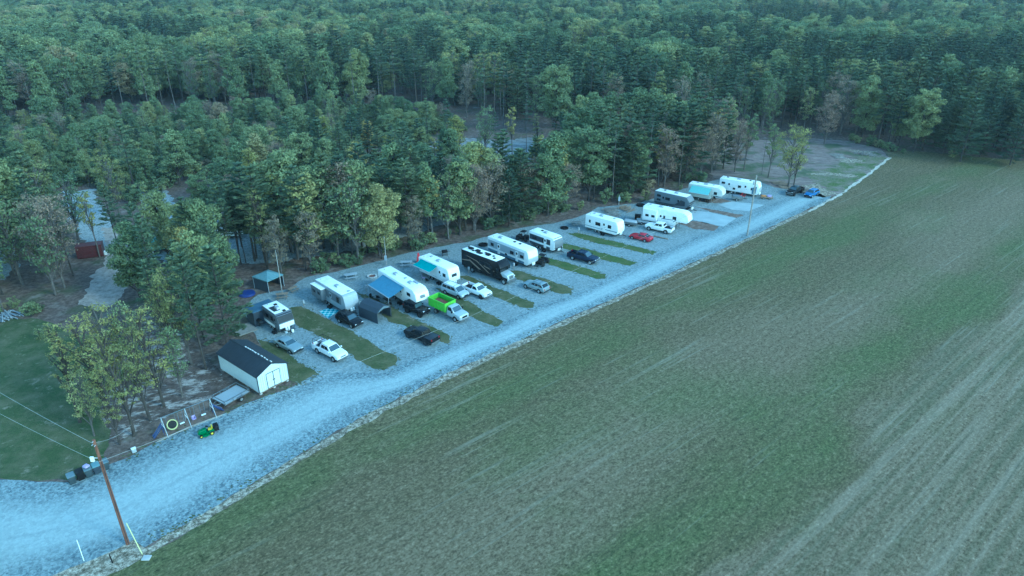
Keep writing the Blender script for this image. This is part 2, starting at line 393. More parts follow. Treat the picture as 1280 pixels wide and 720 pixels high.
def ribbon(name, a, b, m, level, seg=1.5, amp=.3, kind='structure', n=6, loose=0):
    """strip between pixel polylines a and b, carries attribute 'across' 0..1 from a to b"""
    def res(pl, k):
        P = [gp(*p) for p in pl]; L = [0]
        for i in range(1, len(P)): L.append(L[-1]+(P[i]-P[i-1]).length)
        out = []
        for j in range(k+1):
            t = L[-1]*j/k; i = max(i for i in range(len(L)) if L[i] <= t+1e-6); i = min(i, len(P)-2)
            out.append(P[i].lerp(P[i+1], (t-L[i])/(L[i+1]-L[i])))
        return out, L[-1]
    k = max(4, int(res(a, 4)[1]/seg)); A, _ = res(a, k); B, _ = res(b, k)
    vs = []; ac = []
    for i in range(k+1):
        d = (B[i]-A[i]).normalized()
        for j in range(n+1):
            t = j/n; p = A[i].lerp(B[i], t)
            if j in (0, n): p = p+d*amp*(mnoise.noise(Vector((p.x*.5, p.y*.5, level+j)))*1.5+mnoise.noise(Vector((p.x*1.7, p.y*1.7, 3))))
            vs.append((p.x, p.y, 0)); ac.append(t)
    fs = [(i*(n+1)+j, i*(n+1)+j+1, (i+1)*(n+1)+j+1, (i+1)*(n+1)+j) for i in range(k) for j in range(n)]
    me = bpy.data.meshes.new(name); me.from_pydata(vs, [], fs); me.materials.append(M[m])
    at = me.attributes.new('across', 'FLOAT', 'POINT'); at.data.foreach_set('value', ac)
    bm = bmesh.new(); bm.from_mesh(me); bmesh.ops.recalc_face_normals(bm, faces=bm.faces)
    if sum(f.normal.z for f in bm.faces) < 0: bmesh.ops.reverse_faces(bm, faces=bm.faces)
    bm.to_mesh(me); bm.free()
    o = bpy.data.objects.new(name, me); link(o); o.location.z = .004*level; tag(o, kind=kind); return o

sheet('ground', [(-1500, -250), (1500, -250), (1500, 2000), (-1500, 2000)], 'litter', 0, amp=0, world=True)
LOW = [(60, 735), (100, 716), (185, 682), (235, 655), (330, 595), (450, 522), (560, 466), (700, 402), (820, 349), (950, 290), (1008, 262), (1040, 246)]
FIELD_EDGE = [(60, 760), (110, 728), (190, 692), (240, 662), (335, 601), (455, 527), (565, 471), (703, 406), (823, 353), (953, 293), (1010, 265), (1050, 243), (1085, 219), (1112, 197), (1105, 188), (1145, 189), (1210, 195), (1280, 201), (1500, 218), (1800, 250), (1800, 1500), (60, 1500)]
sheet('field', FIELD_EDGE, 'field', 1, amp=.25)
sheet('gravel_lot', [(314, 408), (300, 388), (322, 368), (362, 360), (384, 345), (420, 340), (455, 331), (500, 319), (545, 309), (590, 301), (640, 287), (690, 279), (728, 270), (748, 259), (800, 254), (830, 243), (905, 222), (950, 226), (968, 234), (1000, 240), (1030, 246), (1040, 249), (1008, 262), (950, 290), (820, 349), (700, 402), (560, 466), (450, 522), (372, 478), (352, 470), (320, 425)], 'gravel', 1, amp=.4)
UP = [(-60, 600), (0, 600), (50, 602), (90, 603), (150, 576), (205, 549), (272, 519), (330, 496), (372, 480), (398, 467), (480, 466), (563, 430), (625, 408), (660, 386), (716, 368), (757, 349), (797, 332), (820, 318), (880, 292), (930, 272), (985, 246), (1020, 238)]
LOWR = [(-60, 800), (20, 745), (60, 735)]+LOW[1:]
ribbon('gravel_road', LOWR, UP, 'road_gravel', 2, n=16)
sheet('bare_shoulder', [(-80, 900), (-80, 790), (0, 750), (60, 722), (115, 700), (150, 684), (168, 674), (182, 686), (110, 728), (60, 760)], 'sand', 3, amp=.4)
# pale verge between road and field, and its thin continuation at the far end
ribbon('sandy_verge', [(60, 748), (110, 716), (190, 682), (330, 596), (450, 523), (560, 467), (700, 403), (820, 350), (950, 291), (1008, 263)],
       [(60, 775), (120, 726), (196, 689), (336, 602), (456, 529), (566, 472), (704, 406.5), (823, 353), (953, 293), (1012, 265)], 'sand', 4, seg=.8, amp=.28, n=4)
ribbon('sandy_ditch', [(1010, 264), (1050, 242), (1082, 219), (1110, 197)], [(1013, 265), (1053.5, 243), (1086.5, 219), (1114, 197)], 'pale_sand', 4, seg=.9, amp=.3, n=2)
STR = [('strip_grass', [(322, 424), (345, 429), (372, 452), (396, 466), (374, 478), (352, 474), (330, 440)]),
 ('strip_grass', [(364, 384), (377, 383), (440, 415), (496, 446), (496, 455), (480, 463), (465, 460), (420, 432), (366, 402)]),
 ('strip_grass', [(446, 366), (458, 368), (505, 391), (563, 420), (561, 429), (545, 425), (486, 400)]),
 ('strip_grass', [(545, 360), (560, 364), (582, 375), (628, 402), (622, 408), (608, 405), (575, 388)]),
 ('strip_grass', [(572, 345), (586, 345), (613, 357), (668, 379), (665, 385), (652, 385), (608, 366)]),
 ('strip_grass', [(636, 339), (648, 338), (718, 361), (714, 367), (700, 367), (640, 346)]),
 ('strip_green', [(664, 318), (680, 321), (700, 326), (758, 343), (756, 348.5), (746, 348.5), (686, 331)]),
 ('strip_green', [(700, 303), (710, 305), (797, 328), (787, 332.5), (745, 323), (702, 310)]),
 ('strip_green', [(710, 292), (722, 291), (821, 314.5), (816, 318), (745, 304)]),
 ('soil', [(846, 279), (858, 276), (878, 277), (899, 283), (892, 288), (870, 287)]),
 ('soil', [(868, 258), (885, 261), (929, 269), (921, 272.5), (888, 265)]),
 ('soil', [(880, 246), (905, 249), (915, 252), (895, 254), (872, 252)])]
for m_, px in STR: sheet('grass_strip' if m_ != 'soil' else 'soil_patch', px, m_, 3, amp=.34, step=.35)
def stray():
    rr = random.Random(12); b = []; f = []
    def blob(x, y, r, k):
        n = 7; i0 = len(b); a0 = rr.uniform(0, 6.28); st = rr.uniform(.5, 1)
        for i in range(n):
            q = a0+6.283*i/n; rad = r*rr.uniform(.5, 1.2); b.append((x+rad*math.cos(q), y+rad*st*math.sin(q), .0125+.0032*(k % 97)/97))
        f.append(tuple(range(i0, i0+n)))
    k = 0
    for m_, px in STR:
        if m_ == 'soil': continue
        P = [gp(*p) for p in px]
        for i in range(len(P)):
            a, c = P[i-1], P[i]; L = (c-a).length
            for _ in range(int(L*5)):
                t = rr.random(); p = a.lerp(c, t); d = abs(rr.gauss(0, .45)); th = rr.uniform(0, 6.28); k += 1
                blob(p.x+d*math.cos(th), p.y+d*math.sin(th), rr.uniform(.05, .22), k)
    edge = LOW[2:]
    for _ in range(420):
        t = rr.random()*(len(edge)-1.001); i = int(t); p = gp(*edge[i]).lerp(gp(*edge[i+1]), t-i); k += 1
        blob(p.x+rr.gauss(-.3, .5), p.y+rr.gauss(.3, .5), rr.uniform(.05, .2), k)
    up = [(150, 576), (205, 549), (272, 519), (330, 496), (372, 480), (398, 467)]
    for _ in range(160):
        t = rr.random()*(len(up)-1.001); i = int(t); p = gp(*up[i]).lerp(gp(*up[i+1]), t-i); k += 1
        blob(p.x+rr.gauss(0, .5), p.y+rr.gauss(0, .5), rr.uniform(.06, .25), k)
    me = bpy.data.meshes.new('stray_grass'); me.from_pydata(b, [], f); me.materials.append(M['strip_grass'])
    o = bpy.data.objects.new('stray_grass', me); link(o); o.location.z = .006; tag(o, kind='stuff')
stray()
sheet('stone_pad', [(864, 263), (886, 265), (920, 273), (905, 283), (880, 279), (862, 273)], 'packed_stone', 3, amp=.15)
sheet('stone_pad', [(898, 256), (915, 252), (955, 256), (936, 264), (915, 262)], 'packed_stone', 4, amp=.15)
sheet('lawn', [(-400, 430), (-100, 400), (0, 398), (50, 398), (95, 420), (130, 470), (140, 530), (130, 575), (92, 599), (50, 600), (0, 597), (-60, 597), (-400, 640)], 'lawn', 1, amp=.6)
sheet('far_clearing', [(890, 222), (880, 200), (900, 186), (940, 176), (1000, 172), (1060, 176), (1100, 186), (1112, 197), (1085, 219), (1050, 243), (1030, 247), (1000, 241), (968, 234), (950, 227)], 'clearing', 2, amp=.6)
sheet('grass_patch', [(1010, 216), (1035, 210), (1065, 200), (1092, 190), (1108, 198), (1084, 217), (1052, 241), (1032, 236), (1015, 226)], 'patch_grass', 3, amp=1.3, step=.6)
sheet('sand_patch', [(1005, 232), (1022, 229), (1034, 237), (1046, 242), (1034, 246), (1018, 240)], 'sand', 4, amp=.9, step=.5)
sheet('sand_patch', [(1012, 216), (1045, 216), (1073, 219), (1070, 221), (1040, 219), (1012, 218)], 'sand', 5, amp=.9, step=.5)
sheet('sand_patch', [(1060, 186), (1078, 189), (1104, 189), (1085, 192), (1068, 191)], 'sand', 5, amp=.9, step=.5)
sheet('sand_patch', [(1050, 197), (1080, 200), (1066, 204), (1050, 203)], 'sand', 6, amp=.9, step=.5)
# pale lots behind the tree belt
sheet('gravel_clearing', [(78, 240), (118, 236), (130, 262), (150, 296), (128, 316), (104, 306), (92, 280)], 'far_gravel', 1, amp=1.1, step=.5)
sheet('gravel_clearing', [(-60, 300), (10, 292), (24, 330), (6, 350), (-60, 345)], 'far_gravel', 1, amp=1.1, step=.5)
sheet('gravel_clearing', [(170, 236), (205, 232), (225, 262), (300, 268), (360, 262), (470, 236), (545, 222), (590, 232), (600, 262), (540, 286), (470, 306), (400, 320), (330, 330), (250, 330), (205, 330), (170, 320), (190, 280)], 'far_gravel', 1, amp=1.1, step=.5)
sheet('bare_clearing', [(505, 178), (550, 176), (592, 172), (620, 176), (676, 170), (684, 188), (650, 205), (590, 205), (540, 200), (510, 190)], 'pale_clearing', 1, amp=1.6, step=.5)
sheet('dirt_path', [(128, 284), (160, 284), (172, 298), (168, 325), (162, 352), (150, 376), (120, 388), (98, 378), (112, 356), (134, 322)], 'path_sand', 2, amp=.8, step=.6)
sheet('playground_mulch', [(193, 530), (255, 500), (272, 505), (282, 515), (208, 548), (196, 546)], 'soil', 1, amp=.2)
sheet('dirt_patch', [(135, 480), (175, 470), (230, 480), (270, 490), (262, 498), (190, 528), (140, 560), (128, 520)], 'bare_litter', 2, amp=.8)
sheet('dirt_patch', [(180, 400), (230, 420), (262, 446), (280, 480), (255, 494), (225, 480), (190, 462), (170, 430)], 'bare_litter', 3, amp=.8)
# ------------------------------------------------------------------ trees
def quads_mesh(name, cen, tang, nrm, size, asp, tint, m):
    """many leaf sprays: each a bent pair of triangles (diamond) around its centre"""
    cen = np.asarray(cen, float); n = len(cen)
    t = tang/(np.linalg.norm(tang, axis=1)[:, None]+1e-9)
    b = np.cross(nrm, t); b /= (np.linalg.norm(b, axis=1)[:, None]+1e-9); nn = np.cross(t, b)
    L = size[:, None]; W = (size*asp)[:, None]
    v = np.empty((n, 4, 3)); v[:, 0] = cen-t*L*.5; v[:, 1] = cen+b*W*.5+nn*L*.08; v[:, 2] = cen+t*L*.5; v[:, 3] = cen-b*W*.5+nn*L*.08
    me = bpy.data.meshes.new(name); me.vertices.add(n*4); me.vertices.foreach_set('co', v.reshape(-1))
    me.loops.add(n*4); me.loops.foreach_set('vertex_index', np.arange(n*4, dtype=np.int32))
    me.polygons.add(n); me.polygons.foreach_set('loop_start', np.arange(0, n*4, 4, dtype=np.int32))
    me.update(calc_edges=True); me.validate()
    a = me.attributes.new('tint', 'FLOAT', 'FACE'); a.data.foreach_set('value', np.asarray(tint, np.float32))
    me.materials.append(M[m]); return me
def pine_proto(seed, H=16, bare=.35, width=3.4, dens=1.0, leaf='pine_leaf', lean=.3, gap=.0):
    rg = np.random.default_rng(seed); rr = random.Random(seed)
    tb = MB(); n = 9; bx = rr.uniform(-lean, lean); by = rr.uniform(-lean, lean)
    def ax(z): f = z/H; return Vector((bx*math.sin(f*2.6), by*math.sin(f*2.2+.4)-by*math.sin(.4), z))
    tb.path([ax(H*i/n) for i in range(n+1)], [.13*(1-i/n)**.8+.02 for i in range(n+1)], 7)
    cen = []; tan = []; nr = []; sz = []; ti = []
    z = H*bare*.75; 
    while z < H-.3:
        f = (z-H*bare)/(H*(1-bare)); f = max(-.1, f)
        prof = (1-f)**.75*(min(1, .45+f*3.2)) if f > 0 else .3
        k = rr.choice([4, 5, 5, 6]) if f > 0 else rr.choice([0, 1, 1, 2]); a0 = rr.uniform(0, 6.28)
        for j in range(k):
            if rr.random() < gap: continue
            a = a0+6.28*j/k+rr.uniform(-.35, .35); L = width*prof*rr.uniform(.6, 1.18)+.25
            up = .05+.75*max(0, f)**1.5+rr.uniform(-.12, .1); c = ax(z)
            dx, dy = math.cos(a), math.sin(a)
            def bp(s): return c+Vector((dx*L*s, dy*L*s, up*L*s-.10*L*s*s+ .12*L*max(0, s-.6)))
            tb.path([bp(0), bp(.5), bp(.95)], [.05, .035, .012], 3)
            m = int((18+50*L/width)*dens*(1 if f > 0 else .35))
            s = .30+.72*rg.random(m)**.8
            if L < 1: s = .1+.9*rg.random(m)
            side = (rg.random(m)-.5)*2*(.12+.34*np.sqrt(s))*L*.62*(1.15-s*.55)
            for q in range(m):
                p = bp(s[q]); p = p+Vector((-dy*side[q], dx*side[q], rr.uniform(-.06, .10)-abs(side[q])*.12))
                cen.append(p); tt = Vector((dx+(-dy)*side[q]*.8, dy+dx*side[q]*.8, .25+rr.uniform(-.3, .5)))
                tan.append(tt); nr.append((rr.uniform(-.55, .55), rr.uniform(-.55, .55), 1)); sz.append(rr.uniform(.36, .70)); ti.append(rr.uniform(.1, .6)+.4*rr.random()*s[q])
        z += rr.uniform(.75, 1.15)*(1.1-.5*max(0, f))*H/16*1.25
    for q in range(int(26*dens)):
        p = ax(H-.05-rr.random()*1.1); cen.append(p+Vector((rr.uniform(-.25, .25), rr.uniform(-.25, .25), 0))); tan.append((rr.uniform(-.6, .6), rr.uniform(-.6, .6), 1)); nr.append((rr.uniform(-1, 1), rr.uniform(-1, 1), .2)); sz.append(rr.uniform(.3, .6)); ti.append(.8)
    cr = quads_mesh('crown', [tuple(c) for c in cen], np.array([tuple(t) for t in tan]), np.array(nr, float), np.array(sz), rg.uniform(.35, .6, len(cen)), ti, leaf)
    return cr, tb
def broad_proto(seed, H=14, bare=.22, width=3.6, dens=1.0, leaf='broad_leaf', clumps=46, top=1.0, loose=0.0, lsize=1.0, shape='oval'):
    rg = np.random.default_rng(seed+500); rr = random.Random(seed+500)
    tb = MB(); lean = rr.uniform(-.5, .5), rr.uniform(-.5, .5)
    def ax(f): return Vector((lean[0]*f*f*1.2+.15*math.sin(f*5), lean[1]*f*f*1.2+.15*math.cos(f*4)-.15, H*f))
    tb.path([ax(i/8*.9) for i in range(9)], [.15*(1-i/8)**.8+.02 for i in range(9)], 7)
    C_ = []; 
    for k in range(clumps):
        f = rr.random(); zz = bare+.04+(1-bare-.08)*(k+.5)/clumps
        g = (zz-bare)/(1-bare)
        if shape == 'oval': pr = math.sin(PI*min(1, .12+g*.80))**.62
        elif shape == 'cone': pr = (1-g)**.7*.95+.1
        else: pr = min(1, .35+g*1.6)*(1-max(0, g-.62)/.42)**.55 if g < 1 else .1
        a = k*2.399+rr.uniform(-.6, .6); rad = width*pr*(rr.random()**.42)*.86
        c = ax(zz)+Vector((math.cos(a)*rad, math.sin(a)*rad, rr.uniform(-.3, .3)))
        cr_ = rr.uniform(.75, 1.25)*width/3.4*(.75+.3*pr)
        C_.append((c, cr_, rr.uniform(0, 1)))
        base = ax(max(bare*.6, zz-.10-.16*rad/width)); mid = base.lerp(c, .55)+Vector((0, 0, .15))
        tb.path([base, mid, c+Vector((0, 0, cr_*.3))], [.075, .045, .014], 4)
        for _ in range(2):
            e = c+Vector((rr.gauss(0, 1), rr.gauss(0, 1), abs(rr.gauss(.5, .6))))*cr_*.75
            tb.path([mid, c.lerp(e, .4), e], [.03, .02, .008], 3)
    cen = []; nr = []; tan = []; sz = []; ti = []
    for c, r, tn in C_:
        m = int(95*dens*r*r/(1.0))
        d = rg.normal(size=(m, 3)); d /= np.linalg.norm(d, axis=1)[:, None]; d[:, 2] = d[:, 2]*.75+.12
        rad = r*(1-.55*rg.random(m)**(1.6-loose))*(1+.35*loose*rg.normal(size=m))
        # lumps on the clump's skin
        P = np.array(c)+d*rad[:, None]*np.array([1.05, 1.05, .82])
        cen += [tuple(p) for p in P]; nn = d*1.0+rg.normal(size=(m, 3))*.55+np.array([0, 0, .35])
        nr += [tuple(x) for x in nn]; tt = rg.normal(size=(m, 3)); tan += [tuple(x) for x in tt]
        sz += list(rg.uniform(.30, .58, m)*lsize); ti += list(np.clip(.25+.5*tn+rg.normal(size=m)*.16, 0, 1))
    cr = quads_mesh('crown', cen, np.array(tan), np.array(nr), np.array(sz), rg.uniform(.55, .9, len(cen)), ti, leaf)
    return cr, tb
def bare_tb(tb, rr, H): return tb
PROTO = {}
def proto(kind, crown_tb, bark):
    cr, tb = crown_tb
    tmp = tb.build('trunk', bark, fix=False, smooth=60); me = tmp.data; bpy.data.objects.remove(tmp)
    PROTO.setdefault(kind, []).append((cr, me))
for s in range(5): proto('pine', pine_proto(s+1, 16, [.34, .42, .30, .5, .38][s], [3.2, 2.9, 3.6, 3.0, 3.3][s], 1.15), 'bark')
for s in range(2): proto('pine_full', pine_proto(s+21, 14, .08, 3.9, 1.35), 'bark')
for s in range(3): proto('tall_pine', pine_proto(s+31, 20, [.58, .64, .52][s], 2.9, 1.25, gap=.1), 'pale_bark')
for s in range(4): proto('broad', broad_proto(s+1, 14, [.2, .26, .16, .3][s], [3.5, 3.1, 3.9, 3.3][s], 1.55, lsize=.78, shape=['oval', 'cone', 'oval', 'cone'][s]), 'bark')
for s in range(2): proto('broad_round', broad_proto(s+11, 11, .12, 4.1, 1.4, clumps=52, lsize=.8), 'bark')
for s in range(2): proto('yellow', broad_proto(s+41, 13, .22, 2.7, 1.2, 'yellow_leaf', 40, loose=.5, lsize=.7, shape='cone'), 'bark')
for s in range(2): proto('dull', broad_proto(s+51, 14, .2, 3.0, .8, 'dull_leaf', 44, loose=.6, lsize=.55), 'pale_bark')
for s in range(2): proto('thin', broad_proto(s+61, 12, .25, 2.5, .7, 'broad_leaf', 40, loose=.7, lsize=.6), 'pale_bark')
proto('slender', broad_proto(71, 13, .35, 2.0, 1.2, 'broad_leaf', 26, loose=.5, lsize=.7), 'pale_bark')
proto('slender', broad_proto(72, 13, .45, 1.7, 1.2, 'yellow_leaf', 22, loose=.5, lsize=.7), 'pale_bark')
for s in range(3): proto('lacy', broad_proto(s+91, 12, [.3, .36, .26][s], [2.5, 2.2, 2.7][s], .95*1.5, 'olive_leaf', 34, loose=.85, lsize=.46, shape=['oval', 'cone', 'oval'][s]), 'pale_bark')
for s in range(3): proto('wispy', broad_proto(s+101, 13, [.26, .34, .3][s], [2.0, 1.6, 1.9][s], 1.5, 'olive_leaf', [30, 24, 27][s], loose=.95, lsize=.45, shape=['oval', 'cone', 'oval'][s]), 'bark')
for s in range(2): proto('shrub', broad_proto(s+81, 4, .02, 2.3, 1.1, 'broad_leaf', 16, lsize=.8), 'bark')
HT = {'pine': 16, 'pine_full': 14, 'tall_pine': 20, 'broad': 14, 'broad_round': 11, 'yellow': 13, 'dull': 14, 'thin': 12, 'slender': 13, 'shrub': 4, 'lacy': 12, 'wispy': 13}
NAME = {'pine': 'pine_tree', 'pine_full': 'pine_tree', 'tall_pine': 'pine_tree', 'broad': 'broadleaf_tree', 'broad_round': 'broadleaf_tree', 'yellow': 'broadleaf_tree', 'dull': 'sparse_tree', 'thin': 'sparse_tree', 'slender': 'slender_tree', 'shrub': 'shrub', 'lacy': 'broadleaf_tree', 'wispy': 'slender_tree'}
TREE_SRC = {}
COUNT = {}
def tree(kind, p, h, label, group=None, rr=random, sxy=1.0):
    k = rr.randrange(len(PROTO[kind])); cr, tr = PROTO[kind][k]
    t = thing(NAME[kind], label, 'shrub' if kind == 'shrub' else 'tree', (p[0], p[1], 0), rr.uniform(0, 6.28), group)
    s = h/HT[kind]; t.scale = (s*sxy, s*sxy, s)
    c = bpy.data.objects.new('crown', cr); link(c, t); q = bpy.data.objects.new('stem' if kind == 'shrub' else 'trunk', tr); link(q, t)
    TREE_SRC.setdefault((kind, k), (c, q)); COUNT[NAME[kind]] = COUNT.get(NAME[kind], 0)+1
    return t
def inside(p, poly):
    c = False; n = len(poly)
    for i in range(n):
        a = poly[i]; b = poly[i-1]
        if (a.y > p[1]) != (b.y > p[1]) and p[0] < (b.x-a.x)*(p[1]-a.y)/(b.y-a.y)+a.x: c = not c
    return c
PLACED = []
def scatter(px, spacing, seed, avoid=None):
    poly = [gp(*p) for p in px]; rr = random.Random(seed)
    x0 = min(p.x for p in poly); x1 = max(p.x for p in poly); y0 = min(p.y for p in poly); y1 = max(p.y for p in poly)
    out = []; y = y0; row = 0
    av = [[gp(*p) for p in a] for a in (avoid or [])]
    while y < y1:
        x = x0+(row % 2)*spacing/2
        while x < x1:
            p = (x+rr.uniform(-.46, .46)*spacing, y+rr.uniform(-.46, .46)*spacing)
            if inside(p, poly) and not any(inside(p, a) for a in av): out.append(p)
            x += spacing
        y += spacing*.87; row += 1
    return out
def zone(px, spacing, seed, mix, hr, names, avoid=None, sxy=1.0):
    """names: kind family -> (label, group)"""
    rr = random.Random(seed)
    for p in scatter(px, spacing, seed, avoid):
        r = rr.random(); acc = 0
        for kd, wgt in mix:
            acc += wgt
            if r < acc: break
        lab, grp = names[kd] if kd in names else names['*']
        pu = 640+FPX*p[0]/(p[1]*math.cos(PITCH)+CAM_H*math.sin(PITCH)); lab += ' '+min(LANDMARK, key=lambda q: abs(q[0]-pu))[1]
        h = rr.uniform(*hr)*{'shrub': .28, 'tall_pine': 1.12, 'pine_full': .92, 'slender': .85, 'thin': .85, 'wispy': .9, 'dull': .9}.get(kd, 1)
        tree(kd, p, h, lab, grp, rr, sxy*rr.uniform(.88, 1.12))
LANDMARK = [(10, 'above the left lawn'), (115, 'near the red container'), (225, 'left of the gazebo'), (335, 'above the gazebo'), (415, 'above the slide-out camper'), (500, 'above the blue awning'), (565, 'above the teal awning'), (620, 'above the motorhome'), (690, 'above the two-band camper'), (765, 'above the two-window camper'), (835, 'above the white fifth wheel'), (905, 'above the mint awning'), (1000, 'above the black truck'), (1075, 'left of the field corner'), (1190, 'above the field corner'), (1300, 'right of the field corner')]
def L3(where, g):   # labels for one zone by kind of tree
    return {'pine': ('layered green pine '+where, 'pines '+g), 'pine_full': ('bushy low-branched pine '+where, 'bushy pines '+g),
            'tall_pine': ('tall bare-trunked pine '+where, 'tall bare-trunked pines '+g), 'broad': ('full green broadleaf tree '+where, 'broadleaf trees '+g),
            'broad_round': ('round-crowned tree '+where, 'round broadleaf trees '+g), 'yellow': ('yellow-green turning tree '+where, 'yellow-green trees '+g),
            'dull': ('thin brownish tree '+where, 'brownish trees '+g), 'thin': ('sparse pale twiggy tree '+where, 'sparse trees '+g),
            'lacy': ('airy olive-green tree '+where, 'airy olive trees '+g), 'wispy': ('tall wispy olive tree '+where, 'wispy trees '+g), 'slender': ('slender narrow-crowned tree '+where, 'slender trees '+g), 'shrub': ('low leafy shrub growing '+where, 'shrubs '+g)}
CLEAR = [[(80, 240), (120, 238), (135, 264), (168, 298), (164, 325), (156, 355), (140, 372), (112, 376), (104, 364), (122, 330), (104, 304)],
         [(590, 166), (690, 168), (694, 196), (650, 210), (585, 208)]]
# belt right behind the pads, cut in three stretches
zone([(300, 356), (345, 342), (376, 343), (420, 334), (478, 322), (545, 303), (560, 296), (520, 276), (450, 286), (380, 300), (320, 316), (290, 335)], 4.0, 1,
     [('pine', .42), ('broad', .16), ('slender', .12), ('wispy', .1), ('dull', .1), ('thin', .1)], (15, 19), L3('in the near tree belt', 'behind the left-hand campers'), sxy=1.25)
zone([(548, 303), (600, 290), (645, 281), (690, 270), (728, 262), (742, 255), (742, 243), (700, 246), (640, 250), (590, 262), (556, 285)], 4.3, 2,
     [('pine', .30), ('pine_full', .22), ('broad', .26), ('dull', .14), ('yellow', .03), ('thin', .05)], (12, 16.5), L3('in the near tree belt', 'behind the black motorhome'), sxy=1.25)
zone([(752, 253), (800, 247), (835, 238), (880, 225), (905, 212), (900, 190), (850, 205), (800, 217), (750, 226)], 4.0, 3,
     [('tall_pine', .34), ('pine', .22), ('pine_full', .1), ('broad', .16), ('slender', .08), ('dull', .1)], (14.5, 18.5), L3('in the far tree belt', 'behind the far campers'))
zone([(285, 336), (330, 326), (380, 318), (480, 293), (560, 276), (545, 262), (450, 275), (330, 300), (280, 316)], 4.6, 14,
     [('pine', .34), ('pine_full', .16), ('broad', .2), ('slender', .14), ('wispy', .16)], (12.5, 16), L3('in the rear rank of the tree belt', 'in the rear rank of the belt'))
zone([(352, 352), (385, 342), (460, 328), (545, 305), (600, 291), (598, 285), (540, 298), (460, 320), (385, 334), (345, 345)], 3.4, 15,
     [('pine', .3), ('slender', .25), ('wispy', .2), ('broad', .15), ('dull', .1)], (12, 16), L3('in the front rank of the tree belt', 'in the front rank of the belt'))
# wood between the belt and the old forest
zone([(690, 242), (740, 240), (800, 214), (850, 202), (895, 186), (925, 172), (850, 176), (780, 180), (720, 190), (690, 205)], 5.6, 4,
     [('pine_full', .2), ('pine', .3), ('broad', .38), ('tall_pine', .06), ('dull', .06)], (13, 18), L3('in the wood behind the belt', 'beyond the row of campers'), sxy=1.25)
zone([(350, 316), (450, 286), (520, 270), (570, 262), (590, 240), (610, 222), (560, 205), (480, 195), (420, 200), (330, 220), (260, 260), (240, 300)], 7.0, 5,
     [('pine', .34), ('broad', .26), ('yellow', .10), ('slender', .08), ('dull', .08), ('thin', .14)], (9.5, 14), L3('among the gravel lots', 'among the gravel lots'), avoid=CLEAR, sxy=1.25)
# left side
zone([(-130, 420), (-60, 400), (0, 392), (60, 385), (88, 366), (80, 320), (60, 290), (0, 270), (-90, 280), (-160, 340)], 5.4, 6,
     [('pine', .30), ('broad', .3), ('slender', .2), ('dull', .06), ('thin', .14)], (14.5, 18.5), L3('at the edge of the left lawn', 'at the edge of the left lawn'), sxy=1.1)
zone([(176, 420), (205, 440), (258, 442), (285, 400), (300, 360), (338, 322), (280, 312), (210, 322), (184, 360), (160, 385)], 5.4, 7,
     [('pine', .46), ('broad', .2), ('slender', .14), ('thin', .12), ('yellow', .08)], (11, 15), L3('in the clump behind the shed', 'behind the small camper'))
zone([(-100, 262), (0, 250), (80, 232), (130, 240), (170, 260), (200, 240), (330, 208), (420, 192), (500, 172), (590, 164), (560, 148), (470, 140), (380, 146), (200, 150), (0, 160), (-110, 180)], 6.6, 8,
     [('broad', .34), ('broad_round', .12), ('pine_full', .16), ('pine', .12), ('dull', .07), ('thin', .12), ('lacy', .07)], (5, 10.5), L3('in the young wood', 'in the young wood'), avoid=CLEAR, sxy=1.15)
# first rows of the old forest
zone([(-140, 178), (-20, 160), (120, 148), (230, 142), (400, 142), (500, 136), (560, 143), (640, 166), (760, 172), (850, 172), (905, 166), (902, 156), (760, 152), (640, 148), (560, 131), (400, 128), (230, 128), (0, 140), (-140, 155)], 8.2, 9,
     [('tall_pine', .5), ('pine', .16), ('broad', .22), ('dull', .06), ('thin', .06)], (18, 22), L3('at the front of the old forest', 'at the front of the old forest'))
zone([(908, 170), (960, 168), (1000, 164), (1052, 170), (1092, 178), (1110, 186), (1112, 176), (1070, 158), (1000, 152), (920, 156)], 5.2, 10,
     [('tall_pine', .42), ('pine', .22), ('slender', .06), ('dull', .14), ('broad', .1), ('thin', .06)], (16, 20), L3('beyond the bare clearing', 'beyond the bare clearing'))
zone([(1106, 190), (1150, 192), (1215, 198), (1300, 205), (1420, 214), (1420, 196), (1300, 186), (1200, 180), (1116, 176)], 5.6, 11,
     [('pine_full', .62), ('pine', .33), ('broad', .05)], (14, 19), L3('along the far edge of the field', 'along the far edge of the field'), sxy=1.08)
